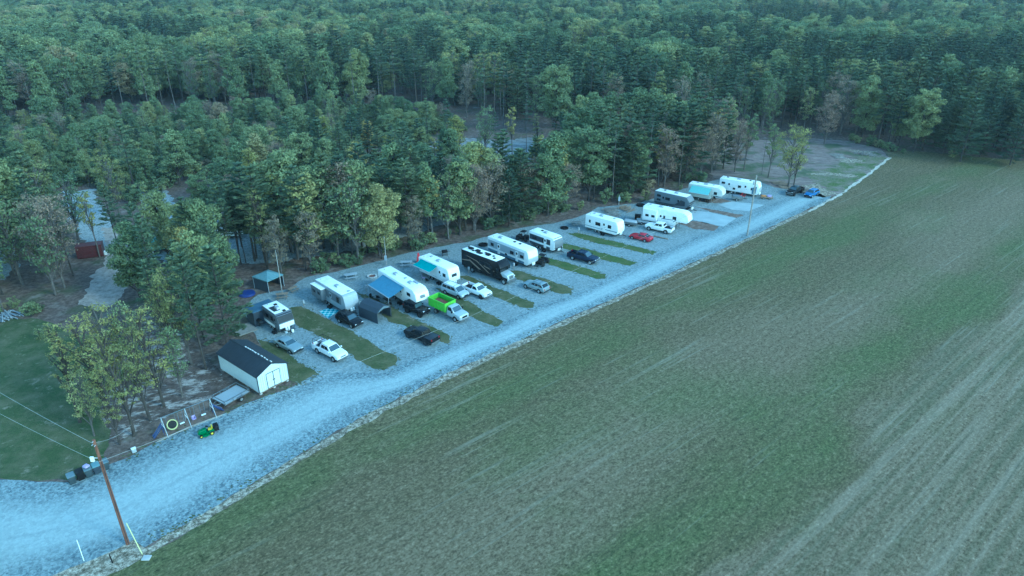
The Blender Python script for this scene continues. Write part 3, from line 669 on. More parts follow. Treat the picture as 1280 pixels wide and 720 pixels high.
# single trees one can point to (base pixel, kind, height, label)
HERO = [
 (100, 528, 'wispy', 13.5, 'wispy tree leaning over the left lawn', 1.15),
 (118, 545, 'thin', 9.5, 'low twiggy tree above the leftmost bins', .8),
 (150, 556, 'wispy', 10.5, 'small wispy tree just right of the bins with a forked trunk', .9),
 (168, 545, 'wispy', 14.5, 'tall wispy tree between the bins and the swing set', 1.1),
 (134, 522, 'wispy', 14, 'tall wispy yellow-green tree in the middle of the clump by the lawn', 1.25),
 (188, 526, 'wispy', 13.5, 'wispy tree directly behind the round web swing', 1.0),
 (205, 508, 'wispy', 14, 'wispy tree behind the middle of the swing set', 1.1),
 (155, 498, 'lacy', 13.5, 'fuller green tree at the back of the clump by the lawn', .9),
 (90, 500, 'wispy', 11.5, 'airy tree standing alone on the lawn edge', 1.1),
 (178, 492, 'thin', 13, 'bare grey-twigged tree at the back of the clump by the lawn', .8),
 (228, 496, 'thin', 10.5, 'thin tree with twiggy low branches near the swing set end', .8),
 (258, 462, 'pine', 17, 'dense olive-green tree at the rear corner of the long shed', 1.0),
 (240, 456, 'lacy', 15, 'tall full tree behind the shed wall', .85),
 (284, 434, 'pine_full', 15.5, 'dark tree rising over the shed roof beside the small camper', 1.0),
 (222, 462, 'wispy', 13, 'wispy olive tree in bare litter left of the shed', .8),
 (255, 425, 'pine', 15, 'narrow dark pine between the shed and the gazebo tent', .95),
 (205, 432, 'pine', 13.5, 'slim pine on the litter slope left of the shed', .9),
 (212, 425, 'thin', 12, 'bare grey-stemmed tree on the litter slope left of the shed', .9),
 (985, 234, 'lacy', 15.5, 'pale green multi-stemmed tree standing alone beside the parked black truck', 1.25),
 (992, 233, 'wispy', 12, 'yellowish tree sharing the mound beside the parked black truck', .95),
 (960, 222, 'slender', 14, 'slender tree on the bare ground behind the last camper', .9),
 (952, 219, 'tall_pine', 15, 'bare-trunked tree on the bare ground behind the last camper', .8),
 (930, 212, 'slender', 15, 'narrow grey-green tree left of the bare clearing', 1.0),
 (918, 215, 'dull', 14, 'brown-tinged tree at the corner of the bare clearing', .9),
 (1030, 180, 'dull', 15.5, 'tall tan-leaved tree in front of the dark forest edge', 1.15),
 (1200, 202, 'pine_full', 17, 'broad pine pushing out into the field corner', 1.3),
 (1262, 206, 'pine_full', 15.5, 'pale green tree in front of the pines by the field', 1.2),
 (858, 226, 'pine_full', 19, 'massive layered bright-green pine behind the dark grey camper', 1.25),
 (838, 222, 'pine', 19, 'tall dark pine next to the massive layered one', 1.1),
 (690, 262, 'broad', 17, 'very large round-crowned tree behind the small black and white camper', 1.25),
 (735, 250, 'broad', 16.5, 'large pale-topped tree behind the white camper with black windows', 1.3),
 (650, 276, 'pine_full', 15.5, 'wide dark pine behind the long camper beside the motorhome', 1.25),
 (592, 288, 'dull', 15, 'big brownish-grey tree behind the black motorhome', 1.25),
 (788, 242, 'pine_full', 17, 'dense green pine behind the white fifth wheel', 1.15),
 (640, 200, 'slender', 15, 'lone slender tree on the pale clearing', .8),
 (606, 198, 'thin', 15, 'pale grey-stemmed tree at the left side of the pale clearing', .9),
 (658, 190, 'tall_pine', 17, 'bare-trunked pine at the back right of the pale clearing', .8),
 (672, 200, 'wispy', 13, 'wispy tree at the right edge of the pale clearing', 1.2),
 (560, 196, 'tall_pine', 16, 'bare-trunked pine at the left tip of the pale clearing', .9),
 (535, 190, 'pine', 15, 'pine at the far left of the pale clearing', 1.0),
 (620, 205, 'tall_pine', 14, 'lone bare-trunked pine on the pale clearing', .7),
 (500, 262, 'yellow', 11, 'bright yellow-green tree among the gravel lots', 1.0),
 (445, 268, 'yellow', 12, 'round yellow-green tree left of the bright one among the lots', 1.1),
 (350, 262, 'broad', 12.5, 'pale yellow-green tree overlooking the gravel lots', 1.0),
 (404, 225, 'pine_full', 15, 'pale green layered pine above the young wood', 1.1),
 (168, 236, 'pine', 16, 'tall pale pine standing out of the young wood', 1.1),
 (225, 232, 'broad', 14, 'large pale broadleaf tree standing out of the young wood', 1.3),
 (70, 300, 'lacy', 16, 'airy tall tree between the two pale lots on the left', 1.2),
 (98, 300, 'thin', 14, 'thin grey tree in front of the left pale lot', 1.2),
 (150, 272, 'lacy', 14, 'airy tree on the slope between the pale lots', 1.2),
 (92, 345, 'pine', 15, 'pine between the red container and the left lawn', 1.1),
 (125, 322, 'slender', 13, 'bent thin tree beside the red container', .8),
 (150, 318, 'pine', 14, 'twin-trunked pine on the sandy path', .9),
 (158, 322, 'tall_pine', 13, 'bare-trunked pine on the sandy path', .7),
 (-38, 725, 'broad', 9.5, 'dark leafy tree reaching in over the gravel drive at the near corner', 1.0),
]
hr_ = random.Random(77)
for (u, v, kd, h, lab, sx) in HERO: tree(kd, gp(u, v), h, lab, None, hr_, sx)
# low shrubs along the edges
sh = random.Random(5)
def shrubs(pl, n, jit, hr, lab, grp):
    for i in range(n):
        t = sh.random()*(len(pl)-1); i0 = int(t); f = t-i0
        u = pl[i0][0]*(1-f)+pl[i0+1][0]*f; v = pl[i0][1]*(1-f)+pl[i0+1][1]*f
        p = gp(u, v)+Vector((sh.gauss(0, jit), sh.gauss(0, jit), 0)); tree('shrub', p, sh.uniform(*hr), lab, grp, sh, sh.uniform(.8, 1.3))
shrubs([(380, 338), (450, 325), (540, 302), (600, 288)], 22, 1.5, (1.2, 3.2), 'low leafy shrub under the trees behind the left-hand campers', 'shrubs behind the left-hand campers')
shrubs([(600, 286), (680, 268), (740, 254), (800, 244), (880, 222)], 26, 1.5, (1.2, 3.4), 'low leafy shrub under the trees behind the right-hand campers', 'shrubs behind the right-hand campers')
shrubs([(1060, 176), (1110, 187), (1190, 196)], 12, 1.6, (1.2, 2.6), 'low leafy shrub at the foot of the far forest edge', 'shrubs at the far forest edge')
shrubs([(-60, 405), (20, 395), (60, 385), (130, 470), (130, 540)], 20, 2.2, (1, 2.6), 'low leafy shrub around the left lawn', 'shrubs around the left lawn')
shrubs([(60, 230), (200, 200), (400, 180), (560, 165)], 60, 7, (2, 4.5), 'low leafy shrub filling the young wood', 'shrubs in the young wood')

# the forest behind: a mass nobody could count
def forest(name, kinds, pts, fill=1.0, label=None, seed=0):
    rr = random.Random(seed)
    me = bpy.data.meshes.new(name); me.from_pydata([(p[0], p[1], 0) for p in pts], [], [])
    sc = me.attributes.new('size', 'FLOAT', 'POINT'); sc.data.foreach_set('value', [p[2] for p in pts])
    ro = me.attributes.new('turn', 'FLOAT', 'POINT'); ro.data.foreach_set('value', [rr.uniform(0, 6.28) for _ in pts])
    o = bpy.data.objects.new(name, me); link(o); tag(o, label, None, None, 'stuff')
    ng = bpy.data.node_groups.new(name, 'GeometryNodeTree')
    ng.interface.new_socket('Geometry', in_out='INPUT', socket_type='NodeSocketGeometry'); ng.interface.new_socket('Geometry', in_out='OUTPUT', socket_type='NodeSocketGeometry')
    N, L = ng.nodes, ng.links; gi = N.new('NodeGroupInput'); go = N.new('NodeGroupOutput')
    jn = N.new('GeometryNodeJoinGeometry')
    for kd in kinds:
        for k in range(len(PROTO[kd])):
            src = TREE_SRC.get((kd, k))
            if not src: continue
            j2 = N.new('GeometryNodeJoinGeometry')
            for ob in src:
                oi = N.new('GeometryNodeObjectInfo'); oi.transform_space = 'ORIGINAL'; oi.inputs['Object'].default_value = ob
                L.new(oi.outputs['Geometry'], j2.inputs[0])
            tf = N.new('GeometryNodeTransform'); s = 14/HT[kd]; tf.inputs['Scale'].default_value = (s, s, s); L.new(j2.outputs[0], tf.inputs[0])
            g2 = N.new('GeometryNodeGeometryToInstance'); L.new(tf.outputs[0], g2.inputs[0]); L.new(g2.outputs[0], jn.inputs[0])
    ip = N.new('GeometryNodeInstanceOnPoints'); ip.inputs['Pick Instance'].default_value = True
    L.new(gi.outputs[0], ip.inputs['Points']); L.new(jn.outputs[0], ip.inputs['Instance'])
    a = N.new('GeometryNodeInputNamedAttribute'); a.data_type = 'FLOAT'; a.inputs['Name'].default_value = 'size'
    b = N.new('GeometryNodeInputNamedAttribute'); b.data_type = 'FLOAT'; b.inputs['Name'].default_value = 'turn'
    cx = N.new('ShaderNodeCombineXYZ'); L.new(b.outputs[0], cx.inputs[2])
    sx = N.new('ShaderNodeVectorMath'); sx.operation = 'SCALE'; sx.inputs[0].default_value = (1.12, 1.12, 1.0) if 'pine' in name else (1.22, 1.22, 1.0); L.new(a.outputs[0], sx.inputs['Scale']); L.new(sx.outputs[0], ip.inputs['Scale']); L.new(cx.outputs[0], ip.inputs['Rotation'])
    L.new(ip.outputs[0], go.inputs[0])
    md = o.modifiers.new('forest', 'NODES'); md.node_group = ng; return o
FR = random.Random(99)
def fscatter(px, sp, hr, avoid=None, seed=0):
    return [(p[0], p[1], FR.uniform(*hr)/14) for p in scatter(px, sp, seed, avoid)]
HOUSE = [[(1034, 10), (1066, 10), (1066, 30), (1034, 30)]]
near_f = fscatter([(-160, 154), (0, 139), (230, 127), (400, 127), (560, 130), (640, 147), (760, 151), (905, 155), (1000, 151), (1070, 157), (1116, 175), (1200, 179), (1300, 185), (1460, 196), (1460, 60), (1000, 46), (840, 52), (640, 52), (300, 40), (-160, 40)], 6.9, (12, 22), seed=31)
mid_f = fscatter([(-200, 38), (300, 38), (640, 47), (800, 47), (1000, 41), (1470, 52), (1500, 2), (1100, 8), (640, 8), (-200, 8)], 8.6, (12, 22), avoid=HOUSE, seed=32)
far_f = fscatter([(-300, 4), (640, 4), (1000, 5), (1020, 4), (1090, 4), (1100, 4), (1600, -1), (1600, -24), (-300, -24)], 13, (18, 24), avoid=HOUSE, seed=33)
allp = near_f+mid_f+far_f
print('FOREST', len(near_f), len(mid_f), len(far_f), COUNT)
pn = []; bd = []
for p in allp:
    q = mnoise.noise(Vector((p[0]*.012, p[1]*.012, 2.0)))+FR.uniform(-.45, .45)-(.12 if p[0] < 0 else -.5 if p[1] < 330 else .0)
    (pn if q > 0 else bd).append(p)
forest('pine_forest', ['pine', 'pine_full'], pn, label='dense pine forest stretching away behind the campground', seed=1)
forest('broadleaf_forest', ['broad', 'broad_round', 'broad', 'lacy'], bd, label='mixed broadleaf forest stretching away behind the campground', seed=2)

ug = []
for px, sp in (([(-100, 262), (0, 250), (80, 232), (130, 240), (170, 260), (200, 240), (330, 208), (420, 192), (500, 172), (590, 164), (560, 148), (470, 140), (380, 146), (200, 150), (0, 160), (-110, 180)], 3.4),
               ([(350, 316), (450, 286), (520, 270), (590, 240), (560, 205), (420, 200), (330, 220), (260, 260)], 5.0)):
    ug += [(p[0], p[1], FR.uniform(1.2, 4.2)/14) for p in scatter(px, sp, 61, CLEAR)]
forest('undergrowth', ['shrub'], ug, label='tangled undergrowth filling the young wood', seed=7)
# ------------------------------------------------------------------ campers
def put(u1, v1, u2, v2, z, width, side=-1, L=None):
    """rear and front pixels of one roof/sill edge at height z -> centre, heading, length; side -1 = the right-hand side is the seen one"""
    a = gp(u1, v1, z); b = gp(u2, v2, z); d = b-a; h = math.atan2(d.y, d.x); ln = d.length
    n = Vector((-math.sin(h), math.cos(h), 0)); c = (a+b)/2-n*side*width/2
    return (c.x, c.y, 0), h, ln
def wheel_set(t, xs, yo, r, w=.24, rim='rim', only=None):
    for x in xs:
        for s in (-1, 1):
            o = MB().tube((0, -w/2, 0), (0, w/2, 0), r, n=18).build('wheel', 'rubber', t, bevel=.025, loc=(x, s*(yo-w/2), r))
            MB().tube((0, s*(w/2-.02), 0), (0, s*(w/2+.012), 0), r*.6, n=12).build('rim', rim, o)
def windows(t, wl, ys, m='glass'):
    for (x0, x1, z0, z1) in wl:
        o = MB().box(x0, x1, ys-.012, ys+.012, z0, z1).build('window', m, t, bevel=.01)
        fr = .05; b = MB()
        for (a, c, e, f) in ((x0-fr, x1+fr, z1, z1+fr), (x0-fr, x1+fr, z0-fr, z0), (x0-fr, x0, z0, z1), (x1, x1+fr, z0, z1)): b.box(a, c, ys-.008, ys+.008, e, f)
        b.build('frame', 'dark_panel', o)
def door(t, x, ys, h0, h1, m, s):
    o = MB().box(x-.33, x+.33, ys-.02, ys+.02, h0, h1).build('door', m, t, bevel=.015)
    MB().box(x-.2, x+.2, ys+s*.02, ys+s*.032, h1-.65, h1-.18).build('pane', 'glass', o)
    MB().box(x+.24, x+.30, ys+s*.02, ys+s*.07, (h0+h1)/2-.08, (h0+h1)/2+.08).build('handle', 'black', o)
def hitch(t, xf, z=.5, nose=1.3):
    MB().tube((xf-.1, .55, z), (xf+nose, 0, z-.03), .05).tube((xf-.1, -.55, z), (xf+nose, 0, z-.03), .05).tube((xf+nose-.05, 0, z), (xf+nose+.18, 0, z), .07).build('hitch', 'black', t)
    MB().tube((xf+nose-.25, 0, 0.02), (xf+nose-.25, 0, z+.35), .035).box(xf+nose-.4, xf+nose-.1, -.12, .12, 0.0, .04).build('jack', 'steel', t)
    for s in (-.2, .2):
        MB().tube((xf+.28, s, z+.06), (xf+.28, s, z+.5), .16, n=12).tube((xf+.28, s, z+.5), (xf+.28, s, z+.58), .07, n=8).build('propane_tank', 'white', t, bevel=.03)
def roof_kit(t, L, zr, rr, ac=(0.0,), vents=(.3, -.35), acm='light_grey', dark=False):
    for f in ac:
        MB().hexa([(f*L-.5, -.33, zr), (f*L+.5, -.33, zr), (f*L+.5, .33, zr), (f*L-.5, .33, zr)], [(f*L-.42, -.26, zr+.3), (f*L+.3, -.26, zr+.3), (f*L+.3, .26, zr+.3), (f*L-.42, .26, zr+.3)]).build('air_conditioner', acm, t, bevel=.06)
    for f in vents:
        MB().box(f*L-.22, f*L+.22, .15, .59, zr, zr+.12).build('roof_vent', 'black' if dark else acm, t, bevel=.03)
    MB().tube((-.42*L, -.5, zr), (-.42*L, -.5, zr+.12), .06, n=8).build('vent_pipe', 'light_grey', t)
def stripes(t, poly_list, ys, s, m):
    for pts in poly_list:
        n = len(pts); b = MB(); b.add([(x, ys, z) for x, z in pts]+[(x, ys+s*.008, z) for x, z in pts],
              [tuple(range(n)), tuple(range(2*n-1, n-1, -1))]+[((k+1) % n, k, n+k, n+(k+1) % n) for k in range(n)])
        b.build('stripe', m, t)
def awning(t, x0, x1, ys, s, zt, ext, drop, m, legs=True):
    y1 = ys+s*ext; k = 8; b = MB(); th = .03
    top = []; 
    for i in range(k+1):
        f = i/k; y = ys+(y1-ys)*f; z = zt-drop*f-.12*math.sin(PI*f); top.append((y, z))
    vs = [(x, y, z+dz) for dz in (0, -th) for (y, z) in top for x in (x0, x1)]
    n2 = (k+1)*2; fs = []
    for i in range(k): fs += [(2*i, 2*i+1, 2*i+3, 2*i+2), (n2+2*i+2, n2+2*i+3, n2+2*i+1, n2+2*i), (2*i, 2*i+2, n2+2*i+2, n2+2*i), (2*i+3, 2*i+1, n2+2*i+1, n2+2*i+3)]
    fs += [(1, 0, n2, n2+1), (2*k, 2*k+1, n2+2*k+1, n2+2*k)]
    o = b.add(vs, fs).build('awning', m, t)
    MB().tube((x0, y1, zt-drop), (x1, y1, zt-drop), .07, n=8).build('roller', 'light_grey', o)
    if legs:
        for x in (x0+.06, x1-.06): MB().tube((x, y1, zt-drop), (x, y1+s*.05 if legs == 2 else ys+s*.06, 0 if legs == 2 else 1.0), .03, n=6).build('awning_leg', 'light_grey', o)
def camper(label, place, W=2.45, H=3.3, z0=.62, body='white', front='slant', side=-1, side_m=None, wins=(), drs=(), slide=None, group=None, cap=None, cap_m='grey_panel', ac=(0.0,), vents=(.3, -.35), dark=False, wheels=(-.12,), lower=None, roof='roof_white', blackmask=False, rearwin=False, name='travel_trailer', hitch_on=True, r5=False, ladder=True):
    loc, rz, L = place
    t = thing(name, label, 'camper', loc, rz, group); h = L/2; s = side; ys = s*W/2
    zr = H
    if front == 'slant': prof = [(-h, z0), (h-.35, z0), (h-.05, z0+.45), (h-.02, z0+1.1), (h-.40, zr-.25), (h-.95, zr), (-h, zr)]
    elif front == 'round': prof = [(-h, z0), (h-.5, z0), (h-.12, z0+.3), (h, z0+.9), (h-.06, z0+1.5), (h-.30, zr-.28), (h-.55, zr-.05), (h-.85, zr), (-h, zr)]
    elif front == 'wedge': prof = [(-h, z0), (h-1.1, z0), (h-.2, z0+1.0), (h, z0+1.25), (h-.25, z0+1.9), (h-.9, zr), (-h, zr)]
    elif front == 'flat': prof = [(-h, z0), (h-.1, z0), (h, z0+.2), (h, zr-.3), (h-.2, zr), (-h, zr)]
    elif front == 'fifth': prof = [(-h, z0), (h-2.9, z0), (h-2.75, z0+1.0), (h-.45, z0+1.0), (h-.05, z0+1.35), (h-.35, zr-.55), (h-1.1, zr-.05), (h-1.6, zr), (-h, zr)]
    MB().prism(prof, -W/2, W/2).build('body', body, t, bevel=.07)
    xr = h-(1.6 if front == 'fifth' else 0.9 if front == 'round' else 1.0 if front in('slant','wedge') else .25)
    MB().box(-h+.06, xr, -W/2+.07, W/2-.07, zr-.02, zr+.035).build('roof', roof, t, bevel=.03)
    if side_m:
        MB().box(-h+.12, h-(3.0 if front == 'fifth' else 1.15), ys-.01, ys+.012, z0+.9, zr-.5).build('side_panel', side_m, t)
    if lower: MB().box(-h+.1, h-(3.0 if front == 'fifth' else 1.2), ys-.01, ys+.011, z0+.04, z0+.5).build('lower_panel', lower, t)
    if cap:   # front cap, 2 cm proud of the body's nose
        pts = [p for p in prof if p[0] > h-.96 and p[1] > z0+.6] if front != 'fifth' else [p for p in prof if p[0] > h-1.7 and p[1] > z0+1.1]
        pts = sorted(pts, key=lambda p: p[1]); lo, hi = cap; zz0 = z0+(zr-z0)*lo; zz1 = z0+(zr-z0)*hi
        def xa(z):
            q = sorted([p for p in prof if p[0] > 0 and p[1] >= z0], key=lambda p: p[1])
            for a, b in zip(q, q[1:]):
                if a[1] <= z <= b[1] and b[1] > a[1]: return a[0]+(b[0]-a[0])*(z-a[1])/(b[1]-a[1])
            return q[-1][0]
        zs = [zz0+(zz1-zz0)*k/6 for k in range(7)]
        b = MB(); vs = [(xa(z)+o_, y, z+o_*.5) for z in zs for (o_, y) in ((.03, -W/2+.05), (.03, W/2-.05), (-.05, W/2-.05), (-.05, -W/2+.05))]
        fs = []
        for k in range(6):
            for e in range(4): fs.append((4*k+e, 4*k+(e+1) % 4, 4*k+4+(e+1) % 4, 4*k+4+e))
        fs += [(3, 2, 1, 0), (24, 25, 26, 27)]
        b.add(vs, fs).build('front_cap', cap_m, t)
    windows(t, [(x0*L, x1*L, z0+a, z0+b_) for x0, x1, a, b_ in wins], ys+s*.012)
    for x in drs: door(t, x*L, ys+s*.02, z0+.08, z0+2.0, body if body != 'dark_panel' else 'grey_panel', s)
    for x in drs:
        b = MB(); b.box(x*L-.3, x*L+.3, min(ys+s*.05, ys+s*.35), max(ys+s*.05, ys+s*.35), z0-.22, z0-.18).box(x*L-.3, x*L+.3, min(ys+s*.35, ys+s*.65), max(ys+s*.35, ys+s*.65), z0-.45, z0-.41); b.box(x*L-.3, x*L-.27, min(ys+s*.05, ys+s*.65), max(ys+s*.05, ys+s*.65), 0, z0-.2)
        b.box(x*L+.27, x*L+.3, min(ys+s*.05, ys+s*.65), max(ys+s*.05, ys+s*.65), 0, z0-.2).build('steps', 'black', t)
    if slide:
        x0, x1, ex, sm = slide
        b = MB().box(x0*L, x1*L, min(ys, ys+s*ex), max(ys, ys+s*ex), z0+.35, zr-.45).build('slide_out', sm, t, bevel=.03)
        MB().box(x0*L-.05, x1*L+.05, min(ys, ys+s*(ex+.06)), max(ys, ys+s*(ex+.06)), zr-.45, zr-.38).build('slide_roof', 'roof_white', b)
        for a in (.18, .62):
            xx = x0*L+(x1-x0)*L*a; MB().box(xx, xx+.75, ys+s*ex-.01, ys+s*ex+.014, z0+1.15, z0+1.65).build('window', 'glass', b)
    roof_kit(t, L, zr+.035, None, ac, vents, dark=dark)
    # chassis and running gear
    xw = [w*L for w in wheels]; xw = xw if len(xw) > 1 else [xw[0]-.42, xw[0]+.42]
    wheel_set(t, xw, W/2-.02, .34)
    MB().box(-h+.3, h-(3.0 if front == 'fifth' else .6), -W/2+.25, W/2-.25, z0-.22, z0+.01).build('chassis', 'black', t)
    b = MB()
    for x in (-h+.5, ): 
        for y in (-W/2+.35, W/2-.35): b.tube((x, y, 0), (x, y, z0), .04, n=6)
    b.build('stabilizer', 'steel', t)
    if front == 'fifth':
        MB().box(h-1.9, h-1.5, -.25, .25, z0+.55, z0+1.02).build('kingpin', 'black', t)
        b = MB()
        for y in (-.9, .9): b.tube((h-2.6, y, 0), (h-2.6, y, z0+1.02), .06, n=6)
        b.build('landing_gear', 'steel', t)
    elif hitch_on: hitch(t, h-.3 if front in ('round', 'slant') else h-.15, z0-.1)
    if ladder:
        b = MB(); xx = -h-.1
        for y in (.5, .9): b.tube((xx, y, z0+.4), (xx, y, zr+.05), .018, n=5)
        for k in range(6): b.tube((xx, .5, z0+.6+.38*k), (xx, .9, z0+.6+.38*k), .015, n=5)
        b.box(-h-.1, -h+.02, .48, .92, zr-.1, zr-.06).build('ladder', 'steel', t)
    # far side windows and rear lights, seen if one steps aside
    windows(t, [(-.3*L, -.12*L, z0+1.15, z0+1.75), (.12*L, .24*L, z0+1.15, z0+1.75)], -ys-s*.012)
    b = MB()
    for y in (-W/2+.2, W/2-.34): b.box(-h-.02, -h+.01, y, y+.14, z0+.25, z0+.6)
    b.build('tail_light', 'taillight', t)
    t['len'] = L; return t
PL = {
 'A': put(327, 382, 347, 396, 3.1, 2.45), 'B': put(393, 349.5, 430, 371.5, 3.35, 2.5), 'C': put(472, 337, 520, 366, 3.7, 2.5),
 'D': put(523, 321, 561, 338, 3.3, 2.45), 'E': put(577, 311.7, 623, 328.5, 3.75, 2.5), 'F': put(609.4, 295.5, 661, 315.5, 3.35, 2.5),
 'G': put(665, 289.3, 690, 298, 3.1, 2.45), 'H': put(732, 268, 773, 279, 3.3, 2.5), 'I': put(804, 257.3, 862, 268.5, 3.75, 2.5),
 'J': put(818.5, 238.3, 863, 248, 3.35, 2.5), 'K': put(861, 229.3, 905, 236.5, 3.6, 2.5), 'L': put(900, 222.6, 950, 230.5, 3.3, 2.5)}
for k, v in PL.items(): print('CAMPER', k, [round(x, 1) for x in v[0]], round(math.degrees(v[1]), 1), round(v[2], 1))
def fixp(k, L=None, h=None):
    loc, hd, ln = PL[k]; return (loc, R(h) if h is not None else hd, L or ln)
tA = camper('small white-roofed camper with a dark slanted nose cap, dark tent at its rear', PL['A'], H=3.1, z0=.6, body='grey_panel', side_m='stripe_dark', cap=(.5, .95), cap_m='dark_panel', front='slant', wins=[(-.3, -.12, 1.1, 1.7), (.02, .16, 1.1, 1.7)], drs=[.27], ac=(0.02,), vents=(-.25, .28), dark=True, lower='white', wheels=(-.05,), ladder=False)
LA = PL['A'][2]
MB().hexa([(LA/2-.08, -1.15, 1.0), (LA/2+.0, -1.15, 1.0), (LA/2+.0, 1.15, 1.0), (LA/2-.08, 1.15, 1.0)], [(LA/2-.06, -1.15, 1.72), (LA/2+.03, -1.15, 1.72), (LA/2+.03, 1.15, 1.72), (LA/2-.06, 1.15, 1.72)]).build('nose_panel', 'white', tA, bevel=.02)
MB().box(-1.0, .8, -.9, .1, 3.145, 3.16).build('solar_panel', 'dark_panel', tA)
tB = camper('long white-roofed camper with a side slide-out above a blue patio mat', fixp('B'), H=3.35, body='light_grey', side_m='grey_panel', front='round', cap=(.12, .55), cap_m='light_grey', slide=(-.49, -.13, .85, 'grey_panel'), wins=[(.22, .30, 1.0, 1.9)], drs=[.02], vents=(.36,), ac=(0.05,))
tC = camper('big white fifth wheel with a blue awning let down', fixp('C'), H=3.7, z0=.7, body='white', front='fifth', wins=[(-.36, -.2, 1.2, 1.75), (.26, .34, 1.6, 2.1)], drs=[.1], ac=(-.18, .2), vents=(.02,), slide=None)
s_ = -1; LC = PL['C'][2]
awning(tC, -.36*LC, .2*LC, -1.25, -1, 3.35, 2.9, .95, 'awning_blue', 2)
MB().box(.18*LC, .3*LC, .6, 1.0, 3.74, 3.9).build('skylight', 'light_grey', tC, bevel=.04)
tD = camper('white camper with a rolled-out teal awning and slanted white nose', fixp('D'), H=3.3, body='white', front='round', wins=[(-.32, -.18, 1.1, 1.6), (.30, .38, 1.1, 1.6)], drs=[.2], ac=(0.0,), vents=(-.3,))
LD = PL['D'][2]; awning(tD, -.42*LD, .12*LD, -1.225, -1, 3.1, 1.9, .55, 'awning_teal', True)
MB().hexa([(LD/2-.14, -.6, 1.8), (LD/2+.0, -.6, 1.8), (LD/2+.0, .5, 1.8), (LD/2-.14, .5, 1.8)], [(LD/2-.26, -.6, 2.3), (LD/2-.08, -.6, 2.3), (LD/2-.08, .5, 2.3), (LD/2-.26, .5, 2.3)]).build('front_window', 'dark_panel', tD)
MB().hexa([(LC/2-.25, -.4, 2.45), (LC/2-.0, -.4, 2.45), (LC/2-.0, .4, 2.45), (LC/2-.25, .4, 2.45)], [(LC/2-.35, -.4, 2.85), (LC/2-.12, -.4, 2.85), (LC/2-.12, .4, 2.85), (LC/2-.35, .4, 2.85)]).build('front_window', 'grey_panel', tC)
tF = camper('long white-and-grey camper with black windows beside the black motorhome', fixp('F'), H=3.35, body='white', side_m='light_grey', front='round', wins=[(-.42, -.35, 1.2, 1.75), (.06, .14, 1.1, 1.65), (.30, .37, 1.1, 1.6), (-.06, -.02, .45, .75)], drs=[-.22, .22], vents=(.15, .02), ac=(-.28,), dark=True, lower='stripe_blue', cap=(.1, .5), cap_m='light_grey')
tG = camper('small white camper with black window bands and a grey curved nose', fixp('G', 6.6), H=3.1, body='white', side_m='stripe_dark', front='round', wins=[(-.36, -.2, 1.1, 1.65), (.02, .1, .95, 1.8)], drs=[.13], vents=(-.2,), ac=(0.0,), dark=True, lower='stripe_dark', cap=(.1, .97), cap_m='grey_panel', ladder=False)
MB().box(3.0, 3.35, -.9, .9, .72, 1.15).build('rock_guard', 'dark_panel', tG, bevel=.04)
tH = camper('white camper with two black windows parked behind the red car row', fixp('H'), H=3.3, body='white', front='round', wins=[(-.38, -.34, 1.25, 1.75), (-.18, -.04, 1.05, 1.65), (.2, .29, 1.1, 1.7)], drs=[.08], ac=(-.1,), vents=(-.36, .25))
stripes(tH, [[(.1, 1.15), (3.6, 1.2), (3.9, 1.35), (.1, 1.28)], [(-4, 1.05), (0, 1.05), (.4, 1.12), (-4, 1.14)]], -1.25, -1, 'stripe_blue')
tI = camper('white fifth wheel with a raised nose beside the white pickup', fixp('I'), H=3.75, z0=.7, body='white', front='fifth', wins=[(.16, .23, 1.4, 1.95), (-.04, -.01, 1.2, 1.75)], drs=[-.1], ac=(-.15,), vents=(.1, -.4), slide=(-.47, -.17, .55, 'white'))
stripes(tI, [[(-1.0, 1.75), (1.6, 1.85), (1.7, 2.0), (-1.0, 1.88)], [(1.6, 1.5), (1.8, 1.5), (2.5, 2.05), (2.2, 2.05)]], -1.25, -1, 'stripe_blue')
tJ = camper('dark grey camper with a white roof and a black nose behind the fifth wheel', fixp('J'), H=3.35, body='grey_panel', side_m='grey_panel', front='wedge', wins=[(-.42, -.32, 1.6, 2.05), (-.42, -.32, .7, 1.1), (-.18, -.06, 1.2, 1.75)], drs=[-.24, .18], ac=(.05,), vents=(-.3,), dark=True, cap=(.06, .6), cap_m='dark_panel')
stripes(tJ, [[(-4.2, .75), (.2, .75), (1.4, 1.2), (-4.2, 1.0)], [(.6, 1.0), (3.2, 1.3), (3.2, 2.3), (2.2, 2.5)]], -1.265, -1, 'stripe_dark')
tK = camper('white fifth wheel with a pale mint awning let down', fixp('K'), H=3.6, z0=.7, body='cream', front='fifth', wins=[(.24, .32, 1.3, 1.85)], drs=[.1], ac=(-.05,), vents=(-.3, .15))
LK = PL['K'][2]; awning(tK, -.40*LK, .16*LK, -1.25, -1, 3.3, 2.3, 1.0, 'awning_mint', True)
tL = camper('last camper in the row, white with small black windows, by the bare clearing', fixp('L'), H=3.3, body='white', front='round', wins=[(-.02, .05, 1.1, 1.6), (-.14, -.09, .5, .85), (.30, .36, 1.0, 1.5), (-.44, -.36, 1.5, 1.9)], drs=[.16, -.25], ac=(-.05,), vents=(-.35, .22), dark=True, cap=(.1, .6), cap_m='light_grey')
stripes(tL, [[(3.1, .7), (4.0, 1.0), (4.1, 2.6), (3.0, 2.2)]], -1.262, -1, 'stripe_blue')
tE = None
